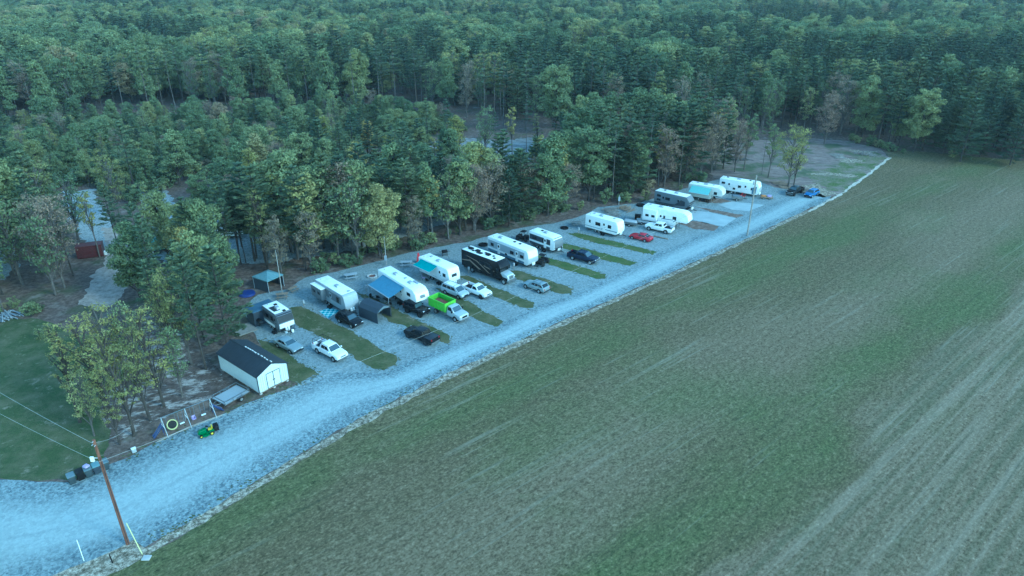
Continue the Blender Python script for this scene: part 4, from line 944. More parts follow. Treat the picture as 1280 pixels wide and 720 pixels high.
def motorhome():
    loc, rz, L0 = PL['E']; L = L0+.2; W = 2.5
    t = thing('motorhome', 'black motorhome with tan swooshes and a truck hood', 'motorhome', loc, rz); h = L/2
    prof = [(-h, .75), (h-.9, .75), (h-.9, 1.5), (h-.75, 1.9), (h+.35, 2.5), (h+.35, 2.75), (h-.15, 3.45), (h-.6, 3.72), (-h, 3.75)]
    MB().prism(prof, -W/2, W/2).build('body', 'paint_black', t, bevel=.06)
    MB().box(-h+.08, h-.75, -W/2+.12, W/2-.12, 3.73, 3.785).build('roof', 'roof_white', t, bevel=.02)
    for f in (-.36, -.18, .1):
        MB().box(f*L-.42, f*L+.42, -.35, .35, 3.78, 4.05).build('air_conditioner', 'black', t, bevel=.08)
    for f, y in ((-.45, .3), (-.27, -.35), (0.0, .35), (-.05, -.3), (.22, .2), (.30, -.4)): MB().box(f*L-.2, f*L+.2, y-.2, y+.2, 3.78, 3.9).build('roof_vent', 'black', t, bevel=.03)
    MB().box(-.16*L, -.04*L, -.75, .1, 3.79, 3.81).build('solar_panel', 'dark_panel', t)
    # cab and hood
    MB().hexa([(h-.75, -1.15, .75), (h+1.0, -1.05, .75), (h+1.0, 1.05, .75), (h-.75, 1.15, .75)], [(h-.75, -1.15, 2.0), (h-.1, -1.05, 1.95), (h-.1, 1.05, 1.95), (h-.75, 1.15, 2.0)]).build('cab', 'paint_black', t, bevel=.06)
    MB().hexa([(h-.1, -1.0, .7), (h+1.75, -.95, .7), (h+1.75, .95, .7), (h-.1, 1.0, .7)], [(h-.1, -.92, 1.95), (h+1.5, -.8, 1.62), (h+1.5, .8, 1.62), (h-.1, .92, 1.95)]).build('hood', 'paint_silver', t, bevel=.08)
    MB().hexa([(h-.05, -1.02, 1.93), (h+.16, -.98, 1.85), (h+.16, .98, 1.85), (h-.05, 1.02, 1.93)], [(h-.2, -1.0, 2.6), (h+.14, -1.0, 2.6), (h+.14, 1.0, 2.6), (h-.2, 1.0, 2.6)]).build('windshield', 'glass', t)
    for s in (-1, 1):
        MB().hexa([(h+.45, s*.9-.16, .75), (h+1.7, s*.9-.16, .75), (h+1.7, s*.9+.16, .75), (h+.45, s*.9+.16, .75)], [(h+.55, s*.88-.14, 1.2), (h+1.6, s*.88-.14, 1.15), (h+1.6, s*.88+.14, 1.15), (h+.55, s*.88+.14, 1.2)]).build('fender', 'paint_black', t, bevel=.08)
        MB().box(h+1.68, h+1.76, s*.72-.16, s*.72+.16, 1.15, 1.38).build('headlight', 'headlight', t, bevel=.03)
        MB().box(h-.1, h+.05, s*1.42-.1, s*1.42+.1, 1.95, 2.4).build('mirror', 'black', t, bevel=.04)
        MB().tube((h-.2, s*1.1, 2.0), (h-.03, s*1.42, 2.1), .025, n=5).build('mirror_arm', 'black', t)
    MB().box(h+1.73, h+1.79, -.45, .45, .95, 1.5).build('grille', 'steel', t, bevel=.02)
    MB().box(h+1.7, h+1.95, -1.1, 1.1, .5, .82).build('bumper', 'steel', t, bevel=.06)
    wheel_set(t, [h+1.0, -h+2.6], 1.22, .5, .32)
    stripes(t, [[(-h+.2, 1.95), (-h+2.2, 2.35), (-h+4.8, 1.25), (-h+4.3, 1.1), (-h+2.1, 2.1), (-h+.2, 1.8)],
                [(-h+1.2, 2.9), (-h+3.8, 2.5), (-h+6.6, 1.1), (h-2.0, 1.1), (h-2.0, 1.2), (-h+6.8, 1.2), (-h+3.9, 2.65), (-h+1.2, 3.0)],
                [(h-3.6, 2.1), (h-1.2, 1.75), (h-1.0, 1.85), (h-3.6, 2.25)]], -W/2-.004, -1, 'stripe_tan')
    windows(t, [(-h+.6, -h+1.4, 2.3, 2.9), (-h+4.5, -h+5.8, 2.3, 2.95), (h-3.2, h-2.1, 2.2, 2.9), (h-.6, h-.12, 2.0, 2.5)], -W/2-.02)
    door(t, h-1.7, -W/2-.02, .85, 2.85, 'paint_black', -1)
    MB().box(-h+.3, h, -1.1, 1.1, .45, .76).build('chassis', 'black', t)
motorhome()

# ------------------------------------------------------------------ cars and trucks
def ring(x, zb, zt, w, wt, crown=.03):
    return [(x, -w*.86, zb), (x, -w*.98, zb+.12), (x, -w, zb+(zt-zb)*.5), (x, -w*.985, zb+(zt-zb)*.8), (x, -wt, zt), (x, -wt*.5, zt+crown), (x, wt*.5, zt+crown), (x, wt, zt), (x, w*.985, zb+(zt-zb)*.8), (x, w, zb+(zt-zb)*.5), (x, w*.98, zb+.12), (x, w*.86, zb)]
def loft(rings):
    b = MB(); n = len(rings[0]); vs = [p for r in rings for p in r]; fs = []
    for i in range(len(rings)-1):
        for k in range(n): fs.append((i*n+k, i*n+(k+1) % n, (i+1)*n+(k+1) % n, (i+1)*n+k))
    fs += [tuple(range(n-1, -1, -1)), tuple(range((len(rings)-1)*n, len(rings)*n))]
    return b.add(vs, fs)
def lerp3(a, b, t): return tuple(a[i]+(b[i]-a[i])*t for i in range(3))
def panel(A, B, C_, D, u0, u1, v0, v1, off):   # A,B bottom; D,C top; slab proud of the face
    def P(u, v): return Vector(lerp3(lerp3(A, B, u), lerp3(D, C_, u), v))
    q = [P(u0, v0), P(u1, v0), P(u1, v1), P(u0, v1)]; n = (q[1]-q[0]).cross(q[3]-q[0]).normalized()*off
    return MB().hexa([p-n*.3 for p in q], [p+n for p in q])
def car(name, cat, label, loc, rz, paint, kind='sedan', L=4.7, W=1.84, rim='rim', group=None, ride=0, rack=False, rails=False, cabin=None, roofm=None):
    t = thing(name, label, cat, loc, rz, group); h = L/2; w = W/2
    P = {'sedan': dict(zb=.28, hood=.92, belt=.98, deck=1.02, top=1.45, cx=(.95, .28, -1.05, -1.75), nose=.62, tail=.8),
         'coupe': dict(zb=.26, hood=.88, belt=.94, deck=1.0, top=1.38, cx=(.85, .15, -.95, -1.85), nose=.58, tail=.8),
         'suv': dict(zb=.36, hood=1.05, belt=1.10, deck=1.12, top=1.70, cx=(1.05, .45, -1.75, -2.15), nose=.75, tail=.95),
         'wagon': dict(zb=.33, hood=.99, belt=1.02, deck=1.04, top=1.60, cx=(1.0, .35, -1.65, -2.2), nose=.7, tail=.9),
         'van': dict(zb=.3, hood=1.08, belt=1.08, deck=1.1, top=1.75, cx=(1.55, .75, -2.15, -2.42), nose=.72, tail=.9),
         'jeep': dict(zb=.52, hood=1.22, belt=1.25, deck=1.2, top=1.88, cx=(.6, .35, -1.75, -1.8), nose=1.1, tail=1.15),
         'pickup': dict(zb=.42, hood=1.2, belt=1.22, deck=1.2, top=1.86, cx=(1.35, .65, -.95, -1.15), nose=.95, tail=1.15),
         'pickup1': dict(zb=.42, hood=1.15, belt=1.18, deck=1.15, top=1.82, cx=(1.25, .6, -.25, -.38), nose=.92, tail=1.1)}[kind]
    zb = P['zb']+ride; belt = P['belt']+ride; hood = P['hood']+ride; top = P['top']+ride; deck = P['deck']+ride
    xa, xb, xc, xd = P['cx']; xd = max(xd, -h+.06)
    bed = kind.startswith('pickup')
    if bed: xe = xd-.06
    # lower body
    xr = xe if bed else -h
    rs = []
    rs.append(ring(h, zb+.12, P['nose']+ride, w*.80, w*.72, .02)); rs.append(ring(h-.12, zb, (P['nose']+ride)*.55+hood*.45-.04, w*.94, w*.84))
    rs.append(ring(h-.45, zb, hood-.07, w, w*.88)); rs.append(ring(xa+.05, zb, belt-.02, w, w*.92)); 
    if bed: rs.append(ring(xe, zb, belt, w, w*.93, .0))
    else:
        rs.append(ring(0, zb, belt, w*1.01, w*.93)); rs.append(ring(xd, zb, deck, w, w*.92)); 
        if xd > -h+.3: rs.append(ring(-h+.15, zb, deck-.03, w*.97, w*.86))
        rs.append(ring(-h, zb+.12, P['tail']+ride, w*.88, w*.78, .01))
    body = loft(rs)
    if bed:
        body.box(-h, xe, -w, -w+.09, zb, belt).box(-h, xe, w-.09, w, zb, belt).box(-h, -h+.07, -w+.09, w-.09, zb+.05, belt-.02).box(xe-.06, xe, -w+.09, w-.09, zb+.2, belt)
    o = body.build('body', paint, t, bevel=.035, smooth=45)
    if bed: MB().box(-h+.07, xe-.06, -w+.09, w-.09, zb+.12, zb+.28).build('bed_floor', 'black' if kind != 'pickup' or paint != 'paint_white' else 'dark_panel', t)
    # cabin
    wb = w*.90; wt = w*.74
    A = [(xa, -wb, belt), (xa, wb, belt), (xd, wb, belt), (xd, -wb, belt)]
    T = [(xb, -wt, top-.04), (xb, wt, top-.04), (xc, wt, top-.02), (xc, -wt, top-.02)]
    b = MB(); b.hexa([A[3], A[0], A[1], A[2]], [T[3], T[0], T[1], T[2]])
    cab = b.build('cabin', cabin or paint, t, bevel=.05, smooth=45)
    rf = MB().hexa([(xc+.05, -wt+.05, top-.06), (xb-.05, -wt+.05, top-.08), (xb-.05, wt-.05, top-.08), (xc+.05, wt-.05, top-.06)], [(xc+.15, -wt+.12, top), (xb-.15, -wt+.12, top), (xb-.15, wt-.12, top), (xc+.15, wt-.12, top)]).build('roof', roofm or paint, t, bevel=.02)
    panel(A[0], A[1], T[1], T[0], .05, .95, .07, .93, .012).build('windshield', 'glass_light', t)
    panel(A[2], A[3], T[3], T[2], .08, .92, .15, .9, .012).build('rear_window', 'glass', t)
    for s in (0, 1):
        q = (A[3], A[0], T[0], T[3]) if s == 0 else (A[1], A[2], T[2], T[1])
        if kind == 'pickup1': spans = [(.12, .80)]
        elif kind in ('suv', 'van', 'wagon', 'jeep'): spans = [(.07, .34), (.37, .60), (.63, .86)]
        else: spans = [(.14, .46), (.49, .84)]
        for (u0, u1) in spans:
            if s == 1: u0, u1 = 1-u1, 1-u0
            panel(*q, u0, u1, .12, .86, .012).build('side_window', 'glass', t)
    # wheels and arches
    wr = {'sedan': .33, 'coupe': .32, 'suv': .37, 'wagon': .35, 'van': .35, 'jeep': .43, 'pickup': .40, 'pickup1': .39}[kind]+ride*.5
    wbse = L*(.60 if not bed else .62); x1 = h-L*.175; x0 = x1-wbse
    for x in (x0, x1):
        for s in (-1, 1):
            MB().tube((x, s*(w-.3), wr+.03), (x, s*(w+.006), wr+.03), wr+.07, n=20).build('wheel_arch', 'black', t)
    wheel_set(t, [x0, x1], w+.03, wr, .24, rim)
    # trim
    zl = (P['nose']+ride)
    for s in (-1, 1):
        MB().box(h-.16, h-.005, s*w*.66-.14, s*w*.66+.14, zl-.10, zl+.06).build('headlight', 'headlight', t, bevel=.03)
        MB().box(-h-.012, -h+.1, s*w*.76-.08, s*w*.76+.08, P['tail']+ride-.18, P['tail']+ride+.06).build('tail_light', 'taillight', t, bevel=.02)
        MB().box(xa-.30, xa-.10, s*(w+.10)-.08, s*(w+.10)+.08, belt+.0, belt+.16).build('mirror', paint, t, bevel=.03)
    MB().box(h-.05, h+.012, -w*.45, w*.45, zl-.18, zl+.02).build('grille', 'black' if kind != 'pickup' else 'steel', t, bevel=.02)
    MB().box(h-.1, h+.06, -w*.86, w*.86, zb+.05, zb+.24).build('front_bumper', 'steel' if bed else 'dark_panel', t, bevel=.04)
    MB().box(-h-.06, -h+.1, -w*.86, w*.86, zb+.03, zb+.22).build('rear_bumper', 'steel' if bed else 'dark_panel', t, bevel=.04)
    MB().box(-h+.3, h-.3, -w+.15, w-.15, zb-.08, zb+.06).build('underbody', 'black', t)
    if rails:
        b = MB()
        for s in (-1, 1): b.tube((xb-.15, s*(wt-.06), top+.05), (xc+.15, s*(wt-.06), top+.05), .02, n=5)
        for x in (xb-.5, xc+.6): b.tube((x, -wt+.06, top+.06), (x, wt-.06, top+.06), .02, n=5)
        b.build('roof_rail', 'black', t)
    if rack:
        b = MB()
        for x in (-h+.3, xe-.15):
            for s in (-1, 1): b.tube((x, s*(w-.05), belt), (x, s*(w-.12), top+.12), .028, n=5)
            b.tube((x, -w+.12, top+.12), (x, w-.12, top+.12), .028, n=5)
        for s in (-1, 1): b.tube((-h+.2, s*(w-.14), top+.14), (xb+.2, s*(w-.14), top+.14), .025, n=5)
        b.build('ladder_rack', 'black', t)
    return t
def cput(u1, v1, u2, v2, W, L, side=-1):
    """rear and front wheel contact pixels on the seen side -> centre and heading"""
    a = gp(u1, v1); b = gp(u2, v2); d = b-a; hh = math.atan2(d.y, d.x); n = Vector((-math.sin(hh), math.cos(hh), 0))
    c = (a+b)/2-n*side*(W/2-.05); return (c.x, c.y, 0), hh
def ctr(u, v, hd): p = gp(u, v); return (p.x, p.y, 0), R(hd)
loc, h = cput(396.7, 441.5, 416.5, 452, 2.0, 5.8)
t = car('pickup_truck', 'pickup truck', 'white crew-cab pickup with a black ladder rack on its bed', loc, h, 'paint_white', 'pickup', 5.8, 2.0, rack=True)
MB().box(-2.5, -1.5, .2, .7, 1.0, 1.35).build('tool_box', 'light_grey', t, bevel=.03)
loc, h = ctr(361, 435, -37); car('sedan_car', 'car', 'grey-blue sedan parked between the shed and the white rack pickup', loc, h, 'paint_pewter', 'sedan', 4.8, 1.84)
loc, h = ctr(437, 404, -38); car('suv_car', 'car', 'black crossover with roof rails next to the dark carport tent', loc, h, 'paint_black', 'suv', 4.65, 1.86, rails=True)
loc, h = ctr(527, 424, 142); t = car('pickup_truck', 'pickup truck', 'black pickup with a covered bed parked near the gravel road', loc, h, 'paint_black', 'pickup', 5.7, 2.0, rim='dark_rim')
MB().box(-2.78, -1.25, -.9, .9, 1.19, 1.225).build('bed_cover', 'dark_panel', t, bevel=.01)
loc, h = ctr(521, 391, -36); t = car('off_road_car', 'off-road car', 'boxy black off-road car with big tyres beside the green dump truck', loc, h, 'paint_black', 'jeep', 4.4, 1.88, rim='dark_rim')
MB().tube((-2.2, -.0, 1.1), (-2.45, 0, 1.1), .4, n=16).build('spare_wheel', 'rubber', t, bevel=.03)
b = MB()
for s in (-1, 1): b.hexa([(1.0, s*.86-.14, .98), (2.05, s*.86-.14, .98), (2.05, s*.86+.14, .98), (1.0, s*.86+.14, .98)], [(1.15, s*.86-.14, 1.08), (1.95, s*.86-.14, 1.08), (1.95, s*.86+.14, 1.08), (1.15, s*.86+.14, 1.08)])
b.build('fender', 'black', t, bevel=.02)
loc, h = ctr(569, 368, -40); car('minivan', 'minivan', 'silver-white minivan beside the green dump truck', loc, h, 'paint_silver', 'van', 5.0, 1.95, rails=True, roofm='paint_white')
loc, h = ctr(596, 367.5, -41); car('pickup_truck', 'pickup truck', 'white two-door pickup with an open black bed near the motorhome', loc, h, 'paint_white', 'pickup1', 5.5, 1.98, rim='dark_rim')
loc, h = ctr(670, 361.5, 139); car('wagon_car', 'car', 'silver-blue wagon beside the black motorhome', loc, h, 'paint_pewter', 'wagon', 4.75, 1.86, rails=True)
loc, h = ctr(729, 325.5, -35); car('pickup_truck', 'pickup truck', 'dark navy crew-cab pickup between two green strips', loc, h, 'paint_navy', 'pickup', 5.9, 2.02)
loc, h = ctr(801, 299.5, 143); car('coupe_car', 'car', 'low dark red car near the white camper', loc, h, 'paint_red', 'coupe', 4.6, 1.8)
loc, h = ctr(824, 288.5, 146); t = car('pickup_truck', 'pickup truck', 'white pickup beside the white fifth wheel with raised nose', loc, h, 'paint_white', 'pickup', 5.8, 2.0)
MB().box(-1.9, -1.3, -.7, .7, 1.0, 1.25).build('tool_box', 'black', t, bevel=.03)
loc, h = ctr(993, 242, 222); car('pickup_truck', 'pickup truck', 'black truck parked beside the blue car at the end of the lot', loc, h, 'paint_black', 'pickup', 5.6, 1.98, rim='dark_rim')
loc, h = ctr(1014, 245, 222); car('hatchback_car', 'car', 'bright blue car at the far end of the gravel lot', loc, h, 'paint_blue', 'wagon', 4.4, 1.82)
def dump_truck():
    loc, h = ctr(562, 394, -42)
    t = thing('dump_truck', 'silver truck carrying a bright green open dump box', 'dump truck', loc, h)
    L = 6.8; hh = L/2
    rs = [ring(hh, .62, 1.1, .86, .78, .02), ring(hh-.12, .5, 1.28, .98, .86), ring(hh-.5, .5, 1.36, 1.0, .88), ring(hh-1.45, .5, 1.42, 1.0, .92), ring(hh-2.95, .5, 1.42, 1.0, .94, 0)]
    loft(rs).build('cab_body', 'paint_silver', t, bevel=.04)
    A = [(hh-1.4, -.93, 1.4), (hh-1.4, .93, 1.4), (hh-2.95, .93, 1.4), (hh-2.95, -.93, 1.4)]; T = [(hh-2.0, -.78, 2.1), (hh-2.0, .78, 2.1), (hh-2.85, .78, 2.12), (hh-2.85, -.78, 2.12)]
    MB().hexa([A[3], A[0], A[1], A[2]], [T[3], T[0], T[1], T[2]]).build('cabin', 'paint_silver', t, bevel=.05)
    panel(A[0], A[1], T[1], T[0], .05, .95, .07, .93, .012).build('windshield', 'glass_light', t)
    panel(A[3], A[0], T[0], T[3], .12, .78, .12, .86, .012).build('side_window', 'glass', t)
    panel(A[1], A[2], T[2], T[1], .22, .88, .12, .86, .012).build('side_window', 'glass', t)
    for s in (-1, 1):
        MB().box(hh-.16, hh-.01, s*.68-.15, s*.68+.15, .95, 1.15).build('headlight', 'headlight', t, bevel=.03)
        MB().box(hh-1.75, hh-1.55, s*1.14-.1, s*1.14+.1, 1.42, 1.7).build('mirror', 'black', t, bevel=.03)
        MB().tube((hh-1.15, s*.7, .47), (hh-1.15, s*1.006, .47), .5, n=20).build('wheel_arch', 'black', t)
        MB().box(hh-4.2, hh-3.0, min(s*.7, s*.98), max(s*.7, s*.98), .55, .95).build('side_box', 'steel', t, bevel=.03)
    MB().box(hh-.05, hh+.015, -.5, .5, .78, 1.12).build('grille', 'black', t, bevel=.02)
    MB().box(hh-.08, hh+.12, -.98, .98, .42, .66).build('bumper', 'steel', t, bevel=.05)
    MB().box(-hh, hh-.8, -.45, .45, .62, .85).build('chassis', 'black', t)
    wheel_set(t, [hh-1.15], 1.02, .42, .26); wheel_set(t, [-hh+1.35], 1.08, .42, .5)
    x0, x1 = -hh-.15, hh-3.1; W = 1.1; zb, zt = .98, 2.35
    b = MB().box(x0, x1, -W, W, zb, zb+.1).box(x0, x1, -W, -W+.06, zb+.1, zt).box(x0, x1, W-.06, W, zb+.1, zt).box(x0, x0+.06, -W+.06, W-.06, zb+.1, zt).box(x1-.06, x1, -W+.06, W-.06, zb+.1, zt+.12)
    box = b.build('dump_box', 'dump_green', t)
    r = MB()
    for k in range(6):
        x = x0+.1+(x1-x0-.2)*k/5
        for s in (-1, 1): r.box(x-.05, x+.05, min(s*W, s*(W+.07)), max(s*W, s*(W+.07)), zb+.02, zt-.02)
    for s in (-1, 1): r.box(x0-.03, x1+.03, min(s*(W-.06), s*(W+.08)), max(s*(W-.06), s*(W+.08)), zt, zt+.08)
    r.box(x0-.04, x0+.08, -W, W, zt+.003, zt+.083).build('rib', 'dump_green', box)
    MB().box(x0+.07, x1-.07, -W+.07, W-.07, zb+.11, zb+.55).build('load', 'rust', box)
    MB().hexa([(x0+.07, -W+.07, zb+.55), (x1-.07, -W+.07, zb+.55), (x1-.07, W-.07, zb+.55), (x0+.07, W-.07, zb+.55)], [(x0+.6, -.4, zb+.85), (x1-.6, -.5, zb+.75), (x1-.5, .4, zb+.8), (x0+.5, .5, zb+.9)]).build('load_heap', 'rust', box, bevel=.05)
dump_truck()
# ------------------------------------------------------------------ shed, tents, play area, small things
def frame2(a, b):
    d = b-a; return (a+b)/2, math.atan2(d.y, d.x), d.length
def lp(c, hd, x, y, z=0):  # local to world
    return (c[0]+math.cos(hd)*x-math.sin(hd)*y, c[1]+math.sin(hd)*x+math.cos(hd)*y, z)
def shed():
    a = gp(279, 465); b = gp(325, 494.5); d = b-a; hd = math.atan2(d.y, d.x); W = 4.4; L = 9.3
    n = Vector((-math.sin(hd), math.cos(hd), 0)); u = Vector((math.cos(hd), math.sin(hd), 0)); c = b-u*L/2+n*W/2
    t = thing('storage_shed', 'long white-sided storage shed with dark metal roof beside the gravel road', 'shed', (c.x, c.y, 0), hd)
    zf = .35; ze = 2.75; zr = 3.75; h = L/2; w = W/2
    b_ = MB(); v = [(x, y, z) for x in (-h, h) for (y, z) in ((-w, zf), (w, zf), (w, ze), (0, zr-.05), (-w, ze))]
    b_.add(v, [(4, 3, 2, 1, 0), (5, 6, 7, 8, 9), (0, 1, 6, 5), (1, 2, 7, 6), (2, 3, 8, 7), (3, 4, 9, 8), (4, 0, 5, 9)])
    wl = b_.build('wall', 'shed_wall', t)
    for s in (-1, 1):
        for i in range(34):
            x = -h+.15+i*(L-.3)/33
            if i == 0: k = MB()
            k.box(x-.03, x+.03, min(s*w, s*(w+.018)), max(s*w, s*(w+.018)), zf, ze-.02)
        k.build('batten', 'shed_groove', wl)
    k = MB()
    for i in range(15):
        y = -w+.15+i*(W-.3)/14
        if abs(y-.05) < 1.0: continue
        k.box(h, h+.018, y-.02, y+.02, zf, ze+.02)
    k.build('front_batten', 'shed_groove', wl)
    tr = MB()
    for x in (-h, h):
        for y in (-w, w): tr.box(x-.03 if x < 0 else x-.06, x+.06 if x < 0 else x+.03, y-.03 if y < 0 else y-.06, y+.06 if y < 0 else y+.03, zf, ze)
    tr.build('corner_trim', 'stripe_dark', wl)
    for s in (-1, 1):
        ov = .16; r = MB(); th = .05
        sl = (zr-ze)/w; y1 = s*(w+ov); z1 = ze-sl*ov
        r.hexa([(-h-.15, 0, zr), (h+.15, 0, zr), (h+.15, y1, z1), (-h-.15, y1, z1)], [(-h-.15, 0, zr+th), (h+.15, 0, zr+th), (h+.15, y1, z1+th), (-h-.15, y1, z1+th)])
        ro = r.build('roof', 'roof_metal', t)
        rb = MB()
        for i in range(23):
            x = -h-.08+i*(L+.16)/22
            rb.hexa([(x-.05, s*.12, zr+th-sl*.12), (x+.05, s*.12, zr+th-sl*.12), (x+.05, y1, z1+th), (x-.05, y1, z1+th)], [(x-.015, s*.12, zr+th+.035-sl*.12), (x+.015, s*.12, zr+th+.035-sl*.12), (x+.015, y1, z1+th+.035), (x-.015, y1, z1+th+.035)])
        rb.build('rib', 'roof_metal', ro)
    cp = MB().hexa([(-h-.16, -.16, zr+.03), (h+.16, -.16, zr+.03), (h+.16, .16, zr+.03), (-h-.16, .16, zr+.03)], [(-h-.16, -.02, zr+.12), (h+.16, -.02, zr+.12), (h+.16, .02, zr+.12), (-h-.16, .02, zr+.12)]).build('ridge_cap', 'roof_metal', t)
    rn = random.Random(3); q = MB(); x = -h*.35
    while x < h-.4:
        l = rn.uniform(.2, .5); y0 = rn.uniform(.14, .24); q.hexa([(x, y0, zr-.01), (x+l, y0, zr-.01), (x+l, y0+.12, zr-.05), (x, y0+.12, zr-.05)], [(x, y0, zr+.1), (x+l, y0, zr+.1), (x+l, y0+.12, zr+.06), (x, y0+.12, zr+.06)]); x += l+rn.uniform(.15, .5)
    q.build('ridge_vent', 'white', t)
    for s in (0, 1):
        y0 = -.93+s*.97; dd = MB().box(h+.02, h+.06, y0, y0+.93, zf+.08, 2.55).build('door', 'shed_wall', t)
        e = MB(); 
        for (p, q_, r_, s_) in ((y0-.03, y0+.02, zf+.06, 2.6), (y0+.91, y0+.96, zf+.06, 2.6), (y0+.02, y0+.91, 2.53, 2.6), (y0+.02, y0+.91, zf+.06, zf+.12)): e.box(h+.062, h+.085, p, q_, r_, s_)
        e.build('door_trim', 'stripe_dark', dd)
        MB().box(h+.065, h+.12, y0+(.8 if s == 0 else .08), y0+(.85 if s == 0 else .13), 1.3, 1.5).build('handle', 'black', dd)
    bl = MB()
    for x in (-h+.25, -h*.35, h*.35, h-.25):
        for y in (-w+.25, 0, w-.25): bl.box(x-.2, x+.2, y-.15, y+.15, 0, .2)
    bl.build('block', 'concrete', t)
    MB().box(-h+.03, h-.03, -w+.03, w-.03, .2, .352).build('floor_joist', 'wood', t)
mat('shed_groove', (.40, .44, .45), .6, var=.05); mat('shed_wall', (.62, .66, .66), .6, var=.05); mat('roof_metal', (.035, .04, .05), .35, .3, var=.15, scale=1)
shed()
# dark shelter tent at the rear of the small camper
c, hd, L = PL['A']
def tent(name, label, cen, hd, lx, ly, h0, h1, m, top, open_x=False, walls=True):
    t = thing(name, label, 'tent', (cen[0], cen[1], 0), hd); x, y = lx/2, ly/2
    if walls:
        b = MB()
        b.box(-x, x, -y, -y+.03, 0, h0).box(-x, x, y-.03, y, 0, h0).box(-x, -x+.03, -y+.03, y-.03, 0, h0)
        if not open_x: b.box(x-.03, x, -y+.03, y-.03, 0, h0)
        b.build('tent_wall', m, t)
    return t
cc = lp(c, hd, -L/2-1.3, -.75)
t = tent('shelter_tent', 'dark blue-grey shelter tent against the rear of the small camper', cc, hd, 2.6, 3.9, 2.35, 2.6, 'tarp_dark', 'tarp_grey')
MB().hexa([(-1.36, -2.0, 2.34), (1.36, -2.0, 2.34), (1.36, 2.0, 2.34), (-1.36, 2.0, 2.34)], [(-1.2, -1.8, 2.46), (1.2, -1.8, 2.46), (1.2, 1.8, 2.56), (-1.2, 1.8, 2.56)]).build('tent_roof', 'tarp_roofblue' if 'tarp_roofblue' in M else 'tarp_grey', t, bevel=.04)
MB().box(-1.5, 1.5, -1.4, 1.4, 0.02, .14).build('deck_board', 'pale_wood', tag(thing('wooden_platform', 'low grey wooden platform beside the dark shelter tent', 'platform', lp(c, hd, -L/2-.4, -4.3), hd), None, None))
# carport tent
a = gp(449.4, 395.6); b = gp(471, 404.6); cen, hd, Lc = frame2(a, b); cen = Vector(lp(cen, hd, .1, 1.45)); x = Lc/2+.15; y = 1.45
t = thing('carport_tent', 'dark grey fabric carport tent, open at the road end, beside the black crossover', 'tent', (cen.x, cen.y, 0), hd)
pf = [(-y, .03), (-y, 1.75), (-y*.62, 2.25), (0, 2.6), (y*.62, 2.25), (y, 1.75), (y, .03)]; pin = [(p*.975, q-.03 if q > .5 else q) for p, q in pf]
vs = [(xx, p, q) for xx in (-x, x) for (p, q) in pf]+[(xx, p, q) for xx in (-x, x) for (p, q) in pin]; fs = []
for k in range(6): fs += [(k, k+1, 8+k, 7+k), (14+k+1, 14+k, 21+k, 21+k+1), (k+1, k, 14+k, 14+k+1), (7+k, 8+k, 22+k, 21+k)]
fs += [(0, 7, 21, 14), (13, 6, 20, 27)]
MB().add(vs, fs).build('cover', 'tarp_dark', t, smooth=20)
MB().add([(-x+.04, p*.96, q-.04 if q > .5 else q) for p, q in pf]+[(-x+.07, p*.96, q-.04 if q > .5 else q) for p, q in pf], [tuple(range(7)), tuple(range(13, 6, -1))]+[(k, (k+1) % 7, 7+(k+1) % 7, 7+k) for k in range(7)]).build('back_panel', 'tarp_grey', t)
MB().add([(x+.01, p, q) for p, q in ((-y*.9, 1.80), (-y*.55, 2.2), (0, 2.54), (y*.55, 2.2), (y*.9, 1.80), (0, 2.1))]+[(x+.03, p, q) for p, q in ((-y*.9, 1.80), (-y*.55, 2.2), (0, 2.54), (y*.55, 2.2), (y*.9, 1.80), (0, 2.1))], [tuple(range(6)), tuple(range(11, 5, -1))]+[(k, (k+1) % 6, 6+(k+1) % 6, 6+k) for k in range(6)]).build('rolled_door', 'tarp_grey', t)
for xx in (-x+.15, 0, x-.1): MB().path([(xx, p*.95, q*.97) for p, q in pf], .03, 5).build('hoop', 'steel', t)
MB().quad([(-x*.98, -y*.93, .012), (x*.98, -y*.93, .012), (x*.98, y*.93, .012), (-x*.98, y*.93, .012)])
# gazebo
p = gp(337, 359); t = thing('gazebo', 'teal-roofed gazebo with dark netting under the trees behind the small camper', 'gazebo', (p.x, p.y, 0), R(-32))
MB().add([(-1.9, -1.7, 2.2), (1.9, -1.7, 2.2), (1.9, 1.7, 2.2), (-1.9, 1.7, 2.2), (0, 0, 2.95), (-1.9, -1.7, 2.05), (1.9, -1.7, 2.05), (1.9, 1.7, 2.05), (-1.9, 1.7, 2.05)], [(0, 1, 4), (1, 2, 4), (2, 3, 4), (3, 0, 4), (0, 5, 6, 1), (1, 6, 7, 2), (2, 7, 8, 3), (3, 8, 5, 0), (8, 7, 6, 5)]).build('canopy', 'tarp_teal', t, smooth=10)
for sx in (-1, 1):
    for sy in (-1, 1): MB().tube((sx*1.8, sy*1.6, 0), (sx*1.8, sy*1.6, 2.2), .05, n=6).build('post', 'light_grey', t)
MB().box(-1.75, 1.75, -1.60, -1.57, .05, 2.0).box(-1.75, 1.75, 1.57, 1.6, .05, 2.0).box(-1.8, -1.77, -1.55, 1.55, .05, 2.0).build('netting', 'tarp_dark', t)
